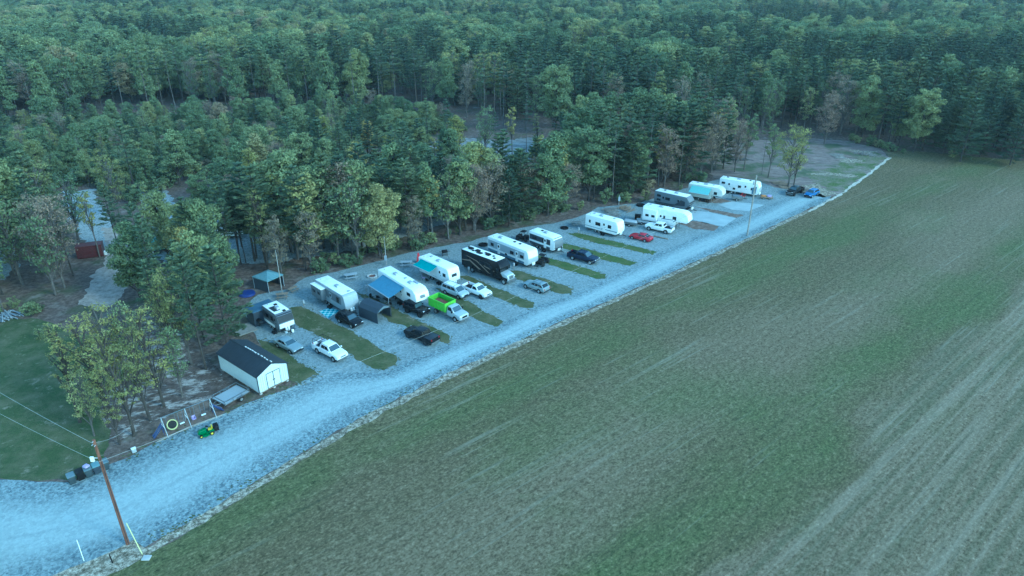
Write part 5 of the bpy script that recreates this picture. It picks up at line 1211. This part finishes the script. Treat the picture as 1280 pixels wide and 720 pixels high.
# patio mat
q = [gp(399, 389.4), gp(412, 384.5), gp(424, 388.5), gp(410, 398)]
o = MB().add([(p.x, p.y, .02) for p in q]+[(p.x, p.y, .034) for p in q], [(3, 2, 1, 0), (4, 5, 6, 7), (0, 1, 5, 4), (1, 2, 6, 5), (2, 3, 7, 6), (3, 0, 4, 7)]).build('patio_mat', 'mat_blue' if 'mat_blue' in M else 'awning_blue'); tag(o, 'turquoise patterned patio mat beside the slide-out camper', 'mat')
g = G('mat_blue', .8); v = g.mapping(R(43), (1.6, 1.6, 1)); ck = g.N.new('ShaderNodeTexChecker'); ck.inputs['Scale'].default_value = 1.3
g.L.new(v, ck.inputs[0]); ck.inputs[1].default_value = (.05, .30, .38, 1); ck.inputs[2].default_value = (.42, .62, .62, 1); g.out(ck.outputs[0]); o.data.materials[0] = M['mat_blue']
# play set
def swing():
    P = [gp(214, 536), gp(241, 522.5), gp(269, 517)]
    a = gp(204, 541); b = gp(266, 516); d = b-a; hd = math.atan2(d.y, d.x); L = 5.6; c = gp(237, 530)
    t = thing('swing_set', 'white-legged swing set with blue slides on a mulch patch', 'swing set', (c.x, c.y, 0), hd); h = L/2
    MB().tube((-h, 0, 2.3), (h, 0, 2.3), .04, n=8).build('top_bar', 'tarp_grey', t)
    for x in (-h, -.15, h):
        for s in (-1, 1): MB().tube((x, 0, 2.3), (x+.05, s*1.05, 0), .04, n=6).build('leg', 'light_grey', t)
        MB().tube((x, -.5, 1.15), (x, .5, 1.15), .03, n=5).build('brace', 'white', t)
    def ropes(x, z, w=.25):
        b = MB(); b.tube((x-w, 0, 2.3), (x-w, 0, z), .02, n=4).tube((x+w, 0, 2.3), (x+w, 0, z), .02, n=4); b.build('rope', 'tarp_grey', t)
    for x in (-.75, 1.75): ropes(x, .55); MB().box(x-.27, x+.27, -.13, .13, .5, .56).build('swing_seat', 'white', t, bevel=.02)
    ropes(.6, .6, .2); MB().box(.38, .82, -.2, .2, .45, .5).box(.38, .82, .15, .2, .5, .85).box(.38, .42, -.2, .15, .5, .75).box(.78, .82, -.2, .15, .5, .75).build('toddler_seat', 'lilac', t, bevel=.02)
    # round web swing
    n = 24; x0 = -1.85; vs = []; fs = []
    for i in range(n):
        for j in range(6):
            A = 2*PI*i/n; B = 2*PI*j/6; rr = .55+.07*math.cos(B); vs.append((x0+rr*math.cos(A), -.18+rr*math.sin(A)*.55, .95+rr*math.sin(A)*.83+.07*math.sin(B)))
    for i in range(n):
        for j in range(6): fs.append((i*6+j, ((i+1) % n)*6+j, ((i+1) % n)*6+(j+1) % 6, i*6+(j+1) % 6))
    w = MB().add(vs, fs).build('web_swing', 'yellow_pad', t)
    MB().add([(x0+.5*math.cos(2*PI*i/16), -.18+.5*.55*math.sin(2*PI*i/16), .95+.5*.83*math.sin(2*PI*i/16)+dz) for dz in (0, .02) for i in range(16)], [tuple(range(15, -1, -1)), tuple(range(16, 32))]+[(i, (i+1) % 16, 16+(i+1) % 16, 16+i) for i in range(16)]).build('web', 'black', w)
    ropes(x0, 1.1, .5)
    for x, s in ((-h, -1), (h, 1)):
        b = MB(); k = 8; vs = []; fs = []
        for i in range(k+1):
            f = i/k; xx = x+s*(.1+1.15*f); z = 1.2*(1-f)**1.2+.12
            vs += [(xx, -.32, z+.16), (xx, -.27, z), (xx, .27, z), (xx, .32, z+.16), (xx, .27, z-.04), (xx, -.27, z-.04)]
        for i in range(k):
            for j in range(6): fs.append((i*6+j, i*6+(j+1) % 6, (i+1)*6+(j+1) % 6, (i+1)*6+j))
        fs += [(5, 4, 3, 2, 1, 0), tuple(k*6+j for j in range(6))]
        b.add(vs, fs).build('slide', 'blue_plastic', t)
        b = MB()
        for y in (-.3, .3): b.tube((x+s*.1, y, 0), (x+s*.1, y, 1.4), .03, n=5)
        for z in (.35, .65, .95, 1.2): b.tube((x+s*.1, -.3, z), (x+s*.1, .3, z), .02, n=5)
        b.build('ladder', 'blue_plastic', t)
mat('yellow_pad', (.42, .40, .17), .6, var=.1)
swing()
# landscape edging along the mulch
a, b = gp(196, 553), gp(278, 519)
tag(MB().path([tuple(a+Vector((0, 0, .06))), tuple(gp(237, 534)+Vector((0, 0, .06))), tuple(b+Vector((0, 0, .06)))], .08, 6).build('landscape_timber', 'pale_wood'), 'pale timber edging between the play area and the gravel', 'timber')
# utility trailer
q = [gp(272.5, 497), gp(290, 509), gp(307.5, 499), gp(289, 489)]; c = (q[0]+q[1]+q[2]+q[3])/4; d = q[2]-q[1]; hd = math.atan2(d.y, d.x)
t = thing('utility_trailer', 'empty flat utility trailer with pale deck and low rails beside the shed', 'trailer', (c.x, c.y, 0), hd)
lx, ly = 1.75, 1.3
o = MB().box(-lx, lx, -ly, ly, .55, .62).build('deck', 'light_grey', t)
b = MB()
for s in (-1, 1): b.box(-lx-.05, lx+.05, s*ly-.04, s*ly+.04, .5, .6).box(-lx-.05, lx+.05, s*ly-.035, s*ly+.035, .95, 1.02); b.box(s*lx-.04, s*lx+.04, -ly, ly, .5, .61).box(s*lx-.035, s*lx+.035, -ly, ly, .951, 1.021)
for x in (-lx, -.6, .6, lx):
    for s in (-1, 1): b.box(x-.03, x+.03, s*ly-.03, s*ly+.03, .6, .96)
b.build('rail', 'steel', t)
MB().tube((-lx, .5, .52), (-lx-1.2, 0, .5), .04).tube((-lx, -.5, .52), (-lx-1.2, 0, .5), .04).build('tongue', 'steel', t)
wheel_set(t, [.35], ly+.28, .32, .2)
for s in (-1, 1): MB().box(-.15, .85, s*(ly+.16)-.13, s*(ly+.16)+.13, .68, .72).build('mudguard', 'steel', t, bevel=.02)
# lawn tractor
c = gp(259, 543); t = thing('lawn_tractor', 'green riding lawn mower with yellow trim standing on the gravel', 'lawn mower', (c.x, c.y, 0), R(213))
loft([ring(.95, .35, .62, .22, .18), ring(.8, .32, .82, .27, .24), ring(.1, .32, .92, .27, .25), ring(.02, .35, .95, .25, .22)]).build('hood', 'green_paint', t, bevel=.03)
MB().box(-.75, .1, -.42, .42, .38, .46).box(-.8, -.25, -.46, -.2, .46, .66).box(-.8, -.25, .2, .46, .46, .66).build('fender', 'green_paint', t, bevel=.04)
MB().box(-.6, -.2, -.24, .24, .62, .72).box(-.7, -.58, -.24, .24, .70, 1.05).build('seat', 'yellow', t, bevel=.04)
MB().tube((.0, 0, .9), (-.12, 0, 1.1), .025, n=6).tube((-.12, 0, 1.1), (-.13, 0, 1.13), .18, n=14).build('steering_wheel', 'black', t)
MB().tube((0.15, 0, .12), (.15, 0, .27), .62, n=20).build('mower_deck', 'green_paint', t, bevel=.03)
for x, r, y in ((.68, .19, .38), (-.5, .27, .42)):
    for s in (-1, 1):
        o = MB().tube((0, -.1, 0), (0, .1, 0), r, n=14).build('wheel', 'rubber', t, bevel=.03, loc=(x, s*y, r)); MB().tube((0, s*.08, 0), (0, s*.115, 0), r*.5, n=10).build('rim', 'yellow', o)
MB().box(-1.35, -.82, -.42, .42, .35, 1.0).build('grass_bagger', 'black', t, bevel=.06)
# bins
BL = ['grey wheelie bin at the left end of the row by the drive', 'black wheelie bin second from the left in the row', 'wheelie bin with a lilac bag on its lid, middle of the row', 'teal-lidded wheelie bin second from the right in the row', 'wheelie bin at the right end of the row, partly behind the pole']
for i, (u, v) in enumerate(((91.5, 604), (102, 599), (112, 595.5), (122.5, 591), (133, 586.5))):
    p = gp(u, v); hd = R(-48); t = thing('wheelie_bin', BL[i], 'bin', (p.x, p.y, 0), hd, 'wheelie bins beside the gravel drive'); s = 1.15
    MB().hexa([(-.27*s, -.24*s, .08), (.27*s, -.24*s, .08), (.27*s, .24*s, .08), (-.27*s, .24*s, .08)], [(-.36*s, -.31*s, 1.08), (.36*s, -.31*s, 1.08), (.36*s, .31*s, 1.08), (-.36*s, .31*s, 1.08)]).build('body', ['bin_plastic', 'black', 'bin_plastic', 'tarp_dark', 'bin_plastic'][i], t, bevel=.03)
    MB().hexa([(-.42*s, -.34*s, 1.085), (.42*s, -.34*s, 1.085), (.42*s, .34*s, 1.085), (-.42*s, .34*s, 1.085)], [(-.40*s, -.30*s, 1.19), (.34*s, -.30*s, 1.15), (.34*s, .30*s, 1.15), (-.40*s, .30*s, 1.19)]).build('lid', ['bin_lid', 'black', 'bin_lid', 'tarp_teal', 'bin_lid'][i], t, bevel=.02)
    MB().tube((-.46, -.25, 1.1), (-.46, .25, 1.1), .025, n=6).build('handle', 'black', t)
    for s2 in (-1, 1): MB().tube((-.28, s2*.27, .12), (-.28, s2*.34, .12), .12, n=10).build('wheel', 'rubber', t)
    if i == 2: 
        p2 = lp((p.x, p.y), hd, 0, 0, 1.31); bm = MB().box(-.3, .28, -.25, .25, -.02, .2); bo = bm.build('trash_bag', 'lilac', bevel=.09); bo.location = p2; bo.rotation_euler.z = hd+.4; bo.location.z = 1.32; tag(bo, 'lilac trash bag lying on the lid of the middle bin', 'bag')
# utility poles
def upole(name, label, u, v, h, m, r=.15, extra=None, lean=(0, 0)):
    p = gp(u, v); t = thing(name, label, 'pole', (p.x, p.y, 0), 0)
    t.rotation_euler = (lean[0], lean[1], 0)
    MB().tube((0, 0, -.1), (0, 0, h), r, r*.72, n=14).build('post', m, t)
    return t
P1 = gp(160, 680); h1 = 12.3
t = upole('utility_pole', 'reddish-brown wooden utility pole beside the near gravel bend', 160, 680, h1, 'pole_wood', .17)
MB().box(-.8, -.5, -.12, .02, h1-2.35, h1-1.85).tube((-.6, 0, h1-2.0), (0, 0, h1-2.0), .03, n=5).build('junction_box', 'white', t)
b = MB()
for (x, z) in ((0, h1-.1), (-.1, h1-.4), (.1, h1-.5)): b.tube((x, -.12, z), (x, -.3, z), .04, n=6)
b.build('insulator', 'light_grey', t)
MB().tube((.13, -.1, 0), (.11, -.1, h1*.85), .03, n=6).build('conduit', 'dark_panel', t)
P2 = gp(934, 294); h2 = 12.4
t = upole('utility_pole', 'pale grey utility pole at the field edge opposite the far campers', 934, 294, h2, 'pole_grey', .17)
MB().tube((-.32, 0, h2-1.9), (-.32, 0, h2-1.2), .17, n=12).tube((-.2, 0, h2-1.5), (0, 0, h2-1.5), .04, n=5).build('transformer', 'light_grey', t, bevel=.03)
P3 = gp(353, 367); t = upole('utility_pole', 'slim pale pole at the tree line behind the gazebo', 353, 367, 7.8, 'pole_grey', .09)
P4 = gp(483, 331); t = upole('utility_pole', 'slim pale pole at the tree line behind the blue-awning camper', 483, 331, 5.5, 'pole_grey', .09)
MB().box(-.2, .2, -.35, -.13, 1.0, 1.9).build('meter_box', 'light_grey', t)
t = upole('utility_pole', 'short post carrying a small box beside the white camper with two windows', 773, 262, 3.4, 'pole_grey', .09); MB().box(-.2, .2, -.3, -.09, 2.1, 3.0).build('meter_box', 'light_grey', t)
def wire(label, a, b, sag, r=.012):
    a = Vector(a); b = Vector(b); n = 40; pts = []
    for i in range(n+1):
        f = i/n; p = a.lerp(b, f); p.z -= sag*4*f*(1-f); pts.append(p)
    tag(MB().path(pts, r, 4).build('wire', 'wire_grey'), label, 'wire')
mat('wire_grey', (.42, .42, .40), .6, var=0)
A1 = (P1.x, P1.y-.3, h1-.12); A2 = (P1.x, P1.y-.3, h1-2.2)
e1 = gp(-60, 455, 11.0); e2 = gp(-60, 485, 9.2)
wire('upper of the two wires running from the brown pole over the left lawn', A1, (e1.x, e1.y, 11.0), .25)
wire('lower of the two wires running from the brown pole over the left lawn', A2, (e2.x, e2.y, 9.2), .25)
wire('long thin wire sagging over the campers from the brown pole to the grey pole', A2, (P2.x, P2.y, h2-.6), 2.2)
te = gp(169, 544); wire('short wire dropping from the brown pole top to the tree beside the bins', A1, (te.x, te.y, 1.6), .5)
# guy guard, markers, posts beside the near pole
def stick(name, label, cat, a, b, r, m):
    tag(MB().tube(a, b, r, n=6).build(name, m), label, cat)
g0 = gp(178, 693); stick('guy_guard', 'yellow guy-wire guard leaning beside the brown pole', 'guy guard', g0, (P1.x+.45, P1.y+.05, 2.6), .045, 'yellow_pale' if 'yellow_pale' in M else 'yellow')
mm = MB().box(-.35, .4, -.3, .3, 0, .12).build('concrete_pad', 'concrete', bevel=.05); mm.location = gp(183, 698)+Vector((0, 0, .01)); tag(mm, 'small pale anchor slab at the foot of the yellow guy guard', 'slab')
m0 = gp(105, 701); stick('marker_pole', 'thin white marker pole standing at the gravel edge', 'marker pole', m0, m0+Vector((.05, 0, 2.6)), .035, 'white')
m0 = gp(141, 704); stick('fence_post', 'short dark post in the sandy edge below the brown pole', 'post', m0, m0+Vector((-.05, 0, 1.1)), .05, 'black')
pb = gp(168, 565); t = thing('power_pedestal', 'small white box at the gravel edge right of the bins', 'box', (pb.x, pb.y, 0), R(40)); MB().box(-.22, .22, -.18, .18, 0, .5).build('box', 'light_grey', t, bevel=.03); MB().box(-.25, .25, -.2, .2, .5, .56).build('lid', 'white', t, bevel=.02)
# camp furniture
def picnic(label, u, v, hd, m='pale_wood', s=1.0):
    p = gp(u, v); t = thing('picnic_table', label, 'table', (p.x, p.y, 0), R(hd)); t.scale = (s, s, s)
    MB().box(-.95, .95, -.38, .38, .70, .76).build('table_top', m, t, bevel=.01)
    for y in (-.75, .75): MB().box(-.95, .95, y-.14, y+.14, .42, .47).build('bench', m, t, bevel=.01)
    for x in (-.65, .65): MB().tube((x, -.75, .42), (x, .75, .42), .035, n=4).tube((x, -.65, 0), (x, -.25, .7), .04, n=4).tube((x, .65, 0), (x, .25, .7), .04, n=4).build('leg', m, t)
picnic('whitish picnic table on the gravel between two camp sites', 439, 348, 20, 'light_grey', 1.15)
picnic('wooden picnic table beside the slim pole near the gazebo', 353, 372, 15, 'wood', 1.0)
picnic('pale picnic table near the tree line left of the white two-window camper', 720, 281.5, 10, 'pale_wood', 1.05)
picnic('pale low table behind the blue-awning camper', 508, 332, 5, 'light_grey', 1.1)
picnic('grey picnic table standing at the tree line behind the gazebo corner', 366, 364, 60, 'wood', .9)
def firering(label, u, v, r=.6, m='stone', fill='black'):
    p = gp(u, v); t = thing('fire_ring', label, 'fire ring', (p.x, p.y, 0)); n = 14
    b = MB(); rr = random.Random(int(u))
    for i in range(n):
        A = 2*PI*i/n; c = Vector((math.cos(A)*r, math.sin(A)*r, .12)); tt = Vector((-math.sin(A), math.cos(A), 0)); rd = Vector((math.cos(A), math.sin(A), 0)); l = PI*r/n*.92; hh = .12+rr.uniform(-.02, .04)
        q = [c+tt*l*a+rd*.12*e for a, e in ((-1, -1), (1, -1), (1, 1), (-1, 1))]; b.hexa([Vector((p.x, p.y, 0)) for p in q], [Vector((p.x, p.y, .12+hh)) for p in q])
    b.build('stone_rim', m, t, bevel=.02); MB().tube((0, 0, .01), (0, 0, .07), r-.14, n=16).build('ash', fill, t)
firering('pale stone fire ring between the slide-out camper and the blue awning', 465, 346, .75, 'concrete', 'rust')
firering('dark fire ring left of the pale picnic table', 705.5, 285.5, .7, 'black'); firering('dark fire ring behind the white fifth wheel', 801, 257, .9, 'black')
firering('dark fire ring behind the small two-band camper', 604, 306.5, .8, 'black')
def chair(label, x, y, hd, m='black', grp=None):
    t = thing('camp_chair', label, 'chair', (x, y, 0), hd, grp)
    MB().box(-.25, .25, -.25, .25, .40, .44).build('seat', m, t, bevel=.01); MB().hexa([(-.27, -.25, .42), (-.23, -.25, .42), (-.23, .25, .42), (-.27, .25, .42)], [(-.38, -.25, .95), (-.34, -.25, .95), (-.34, .25, .95), (-.38, .25, .95)]).build('backrest', m, t)
    for a in (-1, 1):
        for b_ in (-1, 1): MB().tube((a*.22, b_*.22, .4), (a*.26, b_*.26, 0), .02, n=5).build('leg', 'black', t)
c, hd, L = PL['C']
for i, (x, y, a) in enumerate(((-2.6, -2.9, 2.2), (-1.7, -3.5, 1.2), (-3.4, -3.6, .3), (.6, -2.7, 2.8))):
    q = lp(c, hd, x, y-.4); chair(['black camp chair at the back of the blue awning', 'black camp chair in front of the table under the blue awning', 'black camp chair outside the rear corner of the blue awning', 'black camp chair near the fifth wheel steps'][i], q[0], q[1], hd+a)
q = lp(c, hd, -.6, -2.9); t = thing('folding_table', 'dark folding table under the blue awning', 'table', (q[0], q[1], 0), hd)
MB().box(-.8, .8, -.35, .35, .7, .74).build('table_top', 'dark_panel', t, bevel=.01)
for a in (-.7, .7):
    for b_ in (-.28, .28): MB().tube((a, b_, 0), (a, b_, .7), .02, n=5).build('leg', 'black', t)
c, hd, L = PL['D']
q = lp(c, hd, -1.6, -2.2); chair('grey camp chair under the teal awning', q[0], q[1], hd+1, 'lilac'); q = lp(c, hd, -.3, -2.4); chair('dark camp chair under the teal awning', q[0], q[1], hd+2)
def grill(label, u, v, hd, m='black'):
    p = gp(u, v); t = thing('grill', label, 'grill', (p.x, p.y, 0), R(hd)); MB().tube((-.5, 0, .95), (.5, 0, .95), .33, n=12).build('firebox', m, t, bevel=.03); MB().box(-.6, .6, -.2, .2, .35, .39).box(-1.0, -.52, -.25, .25, .85, .9).box(.52, 1.0, -.25, .25, .85, .9).build('side_shelf', 'steel', t)
    for a in (-.45, .45):
        for b_ in (-.18, .18): MB().tube((a, b_, 0), (a, b_, .75), .025, n=5).build('leg', m, t)
grill('black grill with a pink cover edge behind the teal-awning camper', 556, 320, 20); grill('black grill beside the small dark-nosed camper', 324, 407, -40)
p = gp(523.5, 328); bo = MB().hexa([(-.4, -.4, 0), (.4, -.4, 0), (.4, .4, 0), (-.4, .4, 0)], [(-.12, -.12, 1.9), (.12, -.12, 1.9), (.12, .12, 1.9), (-.12, .12, 1.9)]).build('folded_parasol', 'red_cloth', bevel=.05); bo.location = p; tag(bo, 'folded dark red parasol behind the teal-awning camper', 'parasol')
def box_thing(name, label, cat, u, v, hd, dims, m, lidm=None, bev=.04):
    p = gp(u, v); t = thing(name, label, cat, (p.x, p.y, 0), R(hd)); x, y, z = dims
    MB().hexa([(-x*.47, -y*.47, 0), (x*.47, -y*.47, 0), (x*.47, y*.47, 0), (-x*.47, y*.47, 0)], [(-x/2, -y/2, z*.85), (x/2, -y/2, z*.85), (x/2, y/2, z*.85), (-x/2, y/2, z*.85)]).build('body', m, t, bevel=bev)
    MB().box(-x/2-.03, x/2+.03, -y/2-.03, y/2+.03, z*.85+.003, z).build('lid', lidm or m, t, bevel=bev)
    return t
box_thing('storage_box', 'teal storage box beside the white two-window camper', 'box', 744, 288.5, -35, (1.1, .8, 1.3), 'tarp_teal')
for i, (u, v) in enumerate(((361, 412), (366, 415), (369, 411), (358, 416))):
    p = gp(u, v); t = thing('water_jug', ['white jug nearest the hitch of the small camper', 'white jug at the front of the group by the small camper', 'blue-grey jug at the right of the group by the small camper', 'white jug at the left of the group by the small camper'][i], 'jug', (p.x, p.y, 0), i, 'jugs by the small camper hitch')
    MB().tube((0, 0, 0), (0, 0, .42), .2, n=12).tube((0, 0, .42), (0, 0, .5), .2, .07, n=12).build('body', 'white' if i != 2 else 'tarp_grey', t, bevel=.02); MB().tube((0, 0, .5), (0, 0, .58), .07, n=8).build('cap', 'blue_plastic', t)
PD = [(723, 291, 'at the top end of the far green strip'), (458, 364, 'at the top of the strip beside the carport tent'), (586, 341, 'at the top of the strip beside the motorhome'), (380, 383, 'at the top of the strip in front of the small camper'), (508, 386, 'on the strip beside the off-road car'), (642, 336, 'at the front of the motorhome strip'), (690, 304, 'beside the hitch of the small white camper'), (850, 276, 'on the bare strip below the fifth wheel'), (865, 256, 'beside the dark grey camper nose')]
for (u, v, wh) in PD:
    p = gp(u, v); t = thing('power_pedestal', 'small grey hookup pedestal '+wh, 'pedestal', (p.x, p.y, 0), R(-45), 'hookup pedestals between the camp sites')
    MB().box(-.06, .06, -.06, .06, 0, .9).build('post', 'pale_wood', t); MB().box(-.12, .16, -.14, .14, .6, 1.15).build('box', 'light_grey', t, bevel=.02)
# side-by-side utility vehicles
def utv(label, u, v, hd, m='black'):
    p = gp(u, v); t = thing('utility_vehicle', label, 'utility vehicle', (p.x, p.y, 0), R(hd))
    loft([ring(1.4, .45, .8, .5, .42), ring(1.2, .4, .95, .65, .55), ring(.6, .4, 1.05, .7, .6), ring(.5, .4, .55, .72, .7, 0), ring(-.5, .4, .55, .72, .7, 0), ring(-.6, .4, 1.0, .7, .66), ring(-1.4, .45, 1.0, .68, .62)]).build('body', m, t, bevel=.03)
    b = MB()
    for s in (-.62, .62): b.path([(.75, s, .95), (.35, s*.9, 1.85), (-.55, s*.9, 1.85), (-.65, s, .95)], .035, 5)
    for x in (.35, -.55): b.tube((x, -.56, 1.85), (x, .56, 1.85), .035, n=5)
    b.build('roll_cage', 'black', t); MB().box(-.6, .4, -.6, .6, 1.87, 1.91).build('roof', 'black', t, bevel=.02)
    MB().box(-.35, .05, -.6, .6, .56, .75).box(-.45, -.33, -.6, .6, .75, 1.2).build('seat', 'dark_panel', t, bevel=.04); wheel_set(t, [.95, -.95], .85, .34, .25, 'dark_rim')
utv('black utility vehicle parked behind the long white-and-grey camper', 654, 300, 150); utv('black utility cart in front of the long white-and-grey camper', 678, 330, 60)
# trailers and boards near the far campers
def flat_trailer(label, u, v, hd, l, w_, m, cover=None):
    p = gp(u, v); t = thing('small_trailer', label, 'trailer', (p.x, p.y, 0), R(hd)); MB().box(-l/2, l/2, -w_/2, w_/2, .45, .55).box(-l/2, l/2, -w_/2, -w_/2+.05, .55, .9).box(-l/2, l/2, w_/2-.05, w_/2, .55, .9).build('bed', m, t)
    MB().tube((l/2, .3, .48), (l/2+1.1, 0, .46), .04).tube((l/2, -.3, .48), (l/2+1.1, 0, .46), .04).build('tongue', 'black', t); wheel_set(t, [-.1], w_/2+.25, .3, .18)
    if cover: MB().hexa([(-l/2+.06, -w_/2+.06, .56), (l/2-.06, -w_/2+.06, .56), (l/2-.06, w_/2-.06, .56), (-l/2+.06, w_/2-.06, .56)], [(-l/2+.15, -w_/2+.1, 1.15), (l/2-.3, -w_/2+.15, 1.0), (l/2-.3, w_/2-.15, 1.0), (-l/2+.15, w_/2-.1, 1.15)]).build('cover', cover, t, bevel=.08)
flat_trailer('grey trailer with a whitish cover between the two white campers', 788, 281.5, -20, 2.8, 1.6, 'steel', 'light_grey'); flat_trailer('low white board trailer behind the white pickup', 803, 279.5, -15, 2.6, 1.4, 'light_grey')
a, b = gp(817, 295.5), gp(835, 299.5); tag(MB().tube(a+Vector((0, 0, .12)), b+Vector((0, 0, .12)), .12, n=4).build('timber_beam', 'wood'), 'long dark beam lying on the gravel right of the red car', 'beam')
# things under the far awnings
flat_trailer('small blue-grey trailer in front of the last campers', 921, 250, -15, 2.4, 1.4, 'steel', 'tarp_grey')
c, hd, L = PL['L']
p = gp(926, 246); chair('red camp chair in front of the last camper', p.x, p.y, 3.5, 'red_cloth'); p = gp(929, 247.5); chair('red camp chair nearer the road than its twin by the last camper', p.x, p.y, 3.1, 'red_cloth')
p = gp(958, 248.5); t = thing('garden_cart', 'brown and yellow cart of odds and ends at the nose of the last camper', 'cart', (p.x, p.y, 0), R(-15)); MB().box(-1.4, 1.4, -.5, .5, .25, .55).build('tray', 'wood', t, bevel=.03); MB().box(-1.2, -.2, -.4, .4, .553, .8).build('load', 'orange', t, bevel=.06); MB().box(.1, 1.0, -.35, .35, .553, .95).build('load', 'lilac', t, bevel=.1); wheel_set(t, [.7, -.7], .55, .2, .12)
p = gp(893, 250); chair('dark camp chair under the mint awning', p.x, p.y, 1.0); p = gp(884, 249); chair('dark camp chair at the left end of the mint awning', p.x, p.y, 2.0)
p = gp(879, 251.5); box_thing('storage_box', 'dark storage box under the mint awning', 'box', 879, 251.5, -35, (1.0, .6, .7), 'dark_panel')
box_thing('storage_box', 'black storage box behind the fifth wheel by the tree line', 'box', 797, 274, -20, (1.2, .8, 1.1), 'black')
# lying things left of the row
p = gp(309, 368); o = MB().tube((0, 0, 0), (0, 0, .35), 1.35, 1.25, n=22).build('paddling_pool', 'tarp_blue', bevel=.08); o.location = p; tag(o, 'bright blue covered paddling pool under the trees', 'pool')
def pile(name, label, cat, u, v, n, l, r, m, hd, seed, spread=.9, h=.8):
    p = gp(u, v); rr = random.Random(seed); t = thing(name, label, cat, (p.x, p.y, 0), R(hd)); b = MB()
    for i in range(n):
        a = rr.gauss(0, .22); y = rr.uniform(-spread, spread); z = r+h*rr.random()*(1-abs(y)/spread/1.2); ll = l*rr.uniform(.7, 1.1)/2; cx = rr.uniform(-.4, .4)
        b.tube((cx-math.cos(a)*ll, y-math.sin(a)*ll, z*.5+.02), (cx+math.cos(a)*ll, y+math.sin(a)*ll, z), r*rr.uniform(.7, 1.2), n=5)
    b.build('heap', m, t)
pile('lumber_pile', 'loose heap of pale boards at the top of the left lawn', 'lumber pile', 8, 396, 26, 4.2, .09, 'light_grey', -40, 1, 1.6)
pile('brush_pile', 'brown brush heap beside the white two-window camper', 'brush pile', 764, 266, 60, 2.6, .05, 'stone', 10, 2, 2.6, 1.3); pile('brush_pile', 'brown brush heap nearest the trees behind the white two-window camper', 'brush pile', 782, 262, 50, 2.4, .05, 'wood', 40, 3, 2.0, 1.1)
pile('brush_pile', 'dark brush heap in the bare clearing beyond the last camper', 'brush pile', 975, 231, 55, 2.6, .06, 'wood', 10, 4, 2.4, .9)
for i, (u, v) in enumerate(((1048, 196), (1080, 193), (925, 200), (990, 196))): pile('brush_pile', ['low grey brush heap in the middle of the bare clearing', 'low pale brush heap at the far edge of the clearing', 'dark stump heap between the thin clearing trees', 'broken brush heap at the forest side of the clearing'][i], 'brush pile', u, v, 40, 3, .06, 'stone', i*50, 9+i, 2.6, .8)
# red container
p = gp(115, 320); t = thing('shipping_container', 'dark red container standing between the trees left of the sandy path', 'container', (p.x, p.y, 0), R(20)); t.scale = (.82, .9, .9); MB().box(-2.6, 2.6, -1.2, 1.2, .12, 2.6).build('body', 'container_red', t, bevel=.02)
b = MB()
for i in range(22): 
    x = -2.5+i*5.0/21
    for s in (-1, 1): b.box(x-.05, x+.05, min(s*1.2, s*1.235), max(s*1.2, s*1.235), .3, 2.45)
b.build('corrugation', 'container_red', t); MB().box(-2.66, 2.66, -1.26, 1.26, 2.6, 2.68).build('roof', 'container_red', t)
for y in (-.9, -.3, .3, .9): MB().tube((2.63, y, .3), (2.63, y, 2.4), .03, n=5).build('lock_bar', 'steel', t)
p = gp(130, 318); box_thing('storage_box', 'white box standing beside the red container', 'box', 131, 318, 10, (1.0, .7, .7), 'white')
# campers of the second row, glimpsed through the belt
SB = [(196, 314, 'camper glimpsed behind the clump of trees left of the gazebo', 25, 'awning_mint'), (276, 297, 'camper glimpsed through the pines above the gazebo', 10, 'white'), (430, 252, 'camper glimpsed among the yellow-green trees', 5, 'white'), (470, 268, 'camper glimpsed behind the belt above the blue awning', 25, 'white'), (512, 242, 'camper glimpsed in the middle of the gravel lots', 0, 'cream'), (545, 226, 'camper glimpsed at the far end of the gravel lots', 15, 'white')]
for (u, v, lab, hd, m) in SB:
    p = gp(u, v); camper('white '+lab if m in('white', 'cream') else 'pale '+lab, ((p.x, p.y, 0), R(hd), 8.5), H=3.2, body='white' if m == 'tarp_grey' else m, front='round', wins=[(-.3, -.18, 1.1, 1.6), (.2, .3, 1.1, 1.6)], drs=[.05], group='campers of the second row behind the trees')
# a pale-roofed house in the far forest
p = gp(1050, 12); t = thing('house', 'pale-roofed house far off above the forest on the right', 'house', (p.x, p.y, 0), R(12))
MB().box(-8, 8, -5, 5, 0, 5).build('wall', 'light_grey', t)
MB().add([(-9, -6, 5), (9, -6, 5), (9, 6, 5), (-9, 6, 5), (-9, 0, 7.5), (9, 0, 7.5)], [(0, 1, 5, 4), (2, 3, 4, 5), (0, 4, 3), (1, 2, 5), (3, 2, 1, 0)]).build('roof', 'light_grey', t)
for k in range(4): MB().box(-7+k*4, -5.6+k*4, -5.05, -5, 2.2, 3.6).build('window', 'glass', t)
# ------------------------------------------------------------------ the air
bm = bmesh.new(); bmesh.ops.create_cube(bm, size=1); me = bpy.data.meshes.new('haze')
for v in bm.verts: v.co = Vector(((v.co.x)*3200, (v.co.y)*2400+900, -1 if v.co.z < 0 else 53))
bm.to_mesh(me); bm.free(); o = bpy.data.objects.new('haze', me); link(o); tag(o, kind='stuff')
hm = bpy.data.materials.new('haze'); hm.use_nodes = True; hn = hm.node_tree; hn.nodes.clear(); ho = hn.nodes.new('ShaderNodeOutputMaterial'); hv = hn.nodes.new('ShaderNodeVolumePrincipled')
hv.inputs['Color'].default_value = (.80, .90, 1, 1); hv.inputs['Density'].default_value = HAZE; hv.inputs['Anisotropy'].default_value = .2
hn.links.new(hv.outputs[0], ho.inputs['Volume']); me.materials.append(hm)
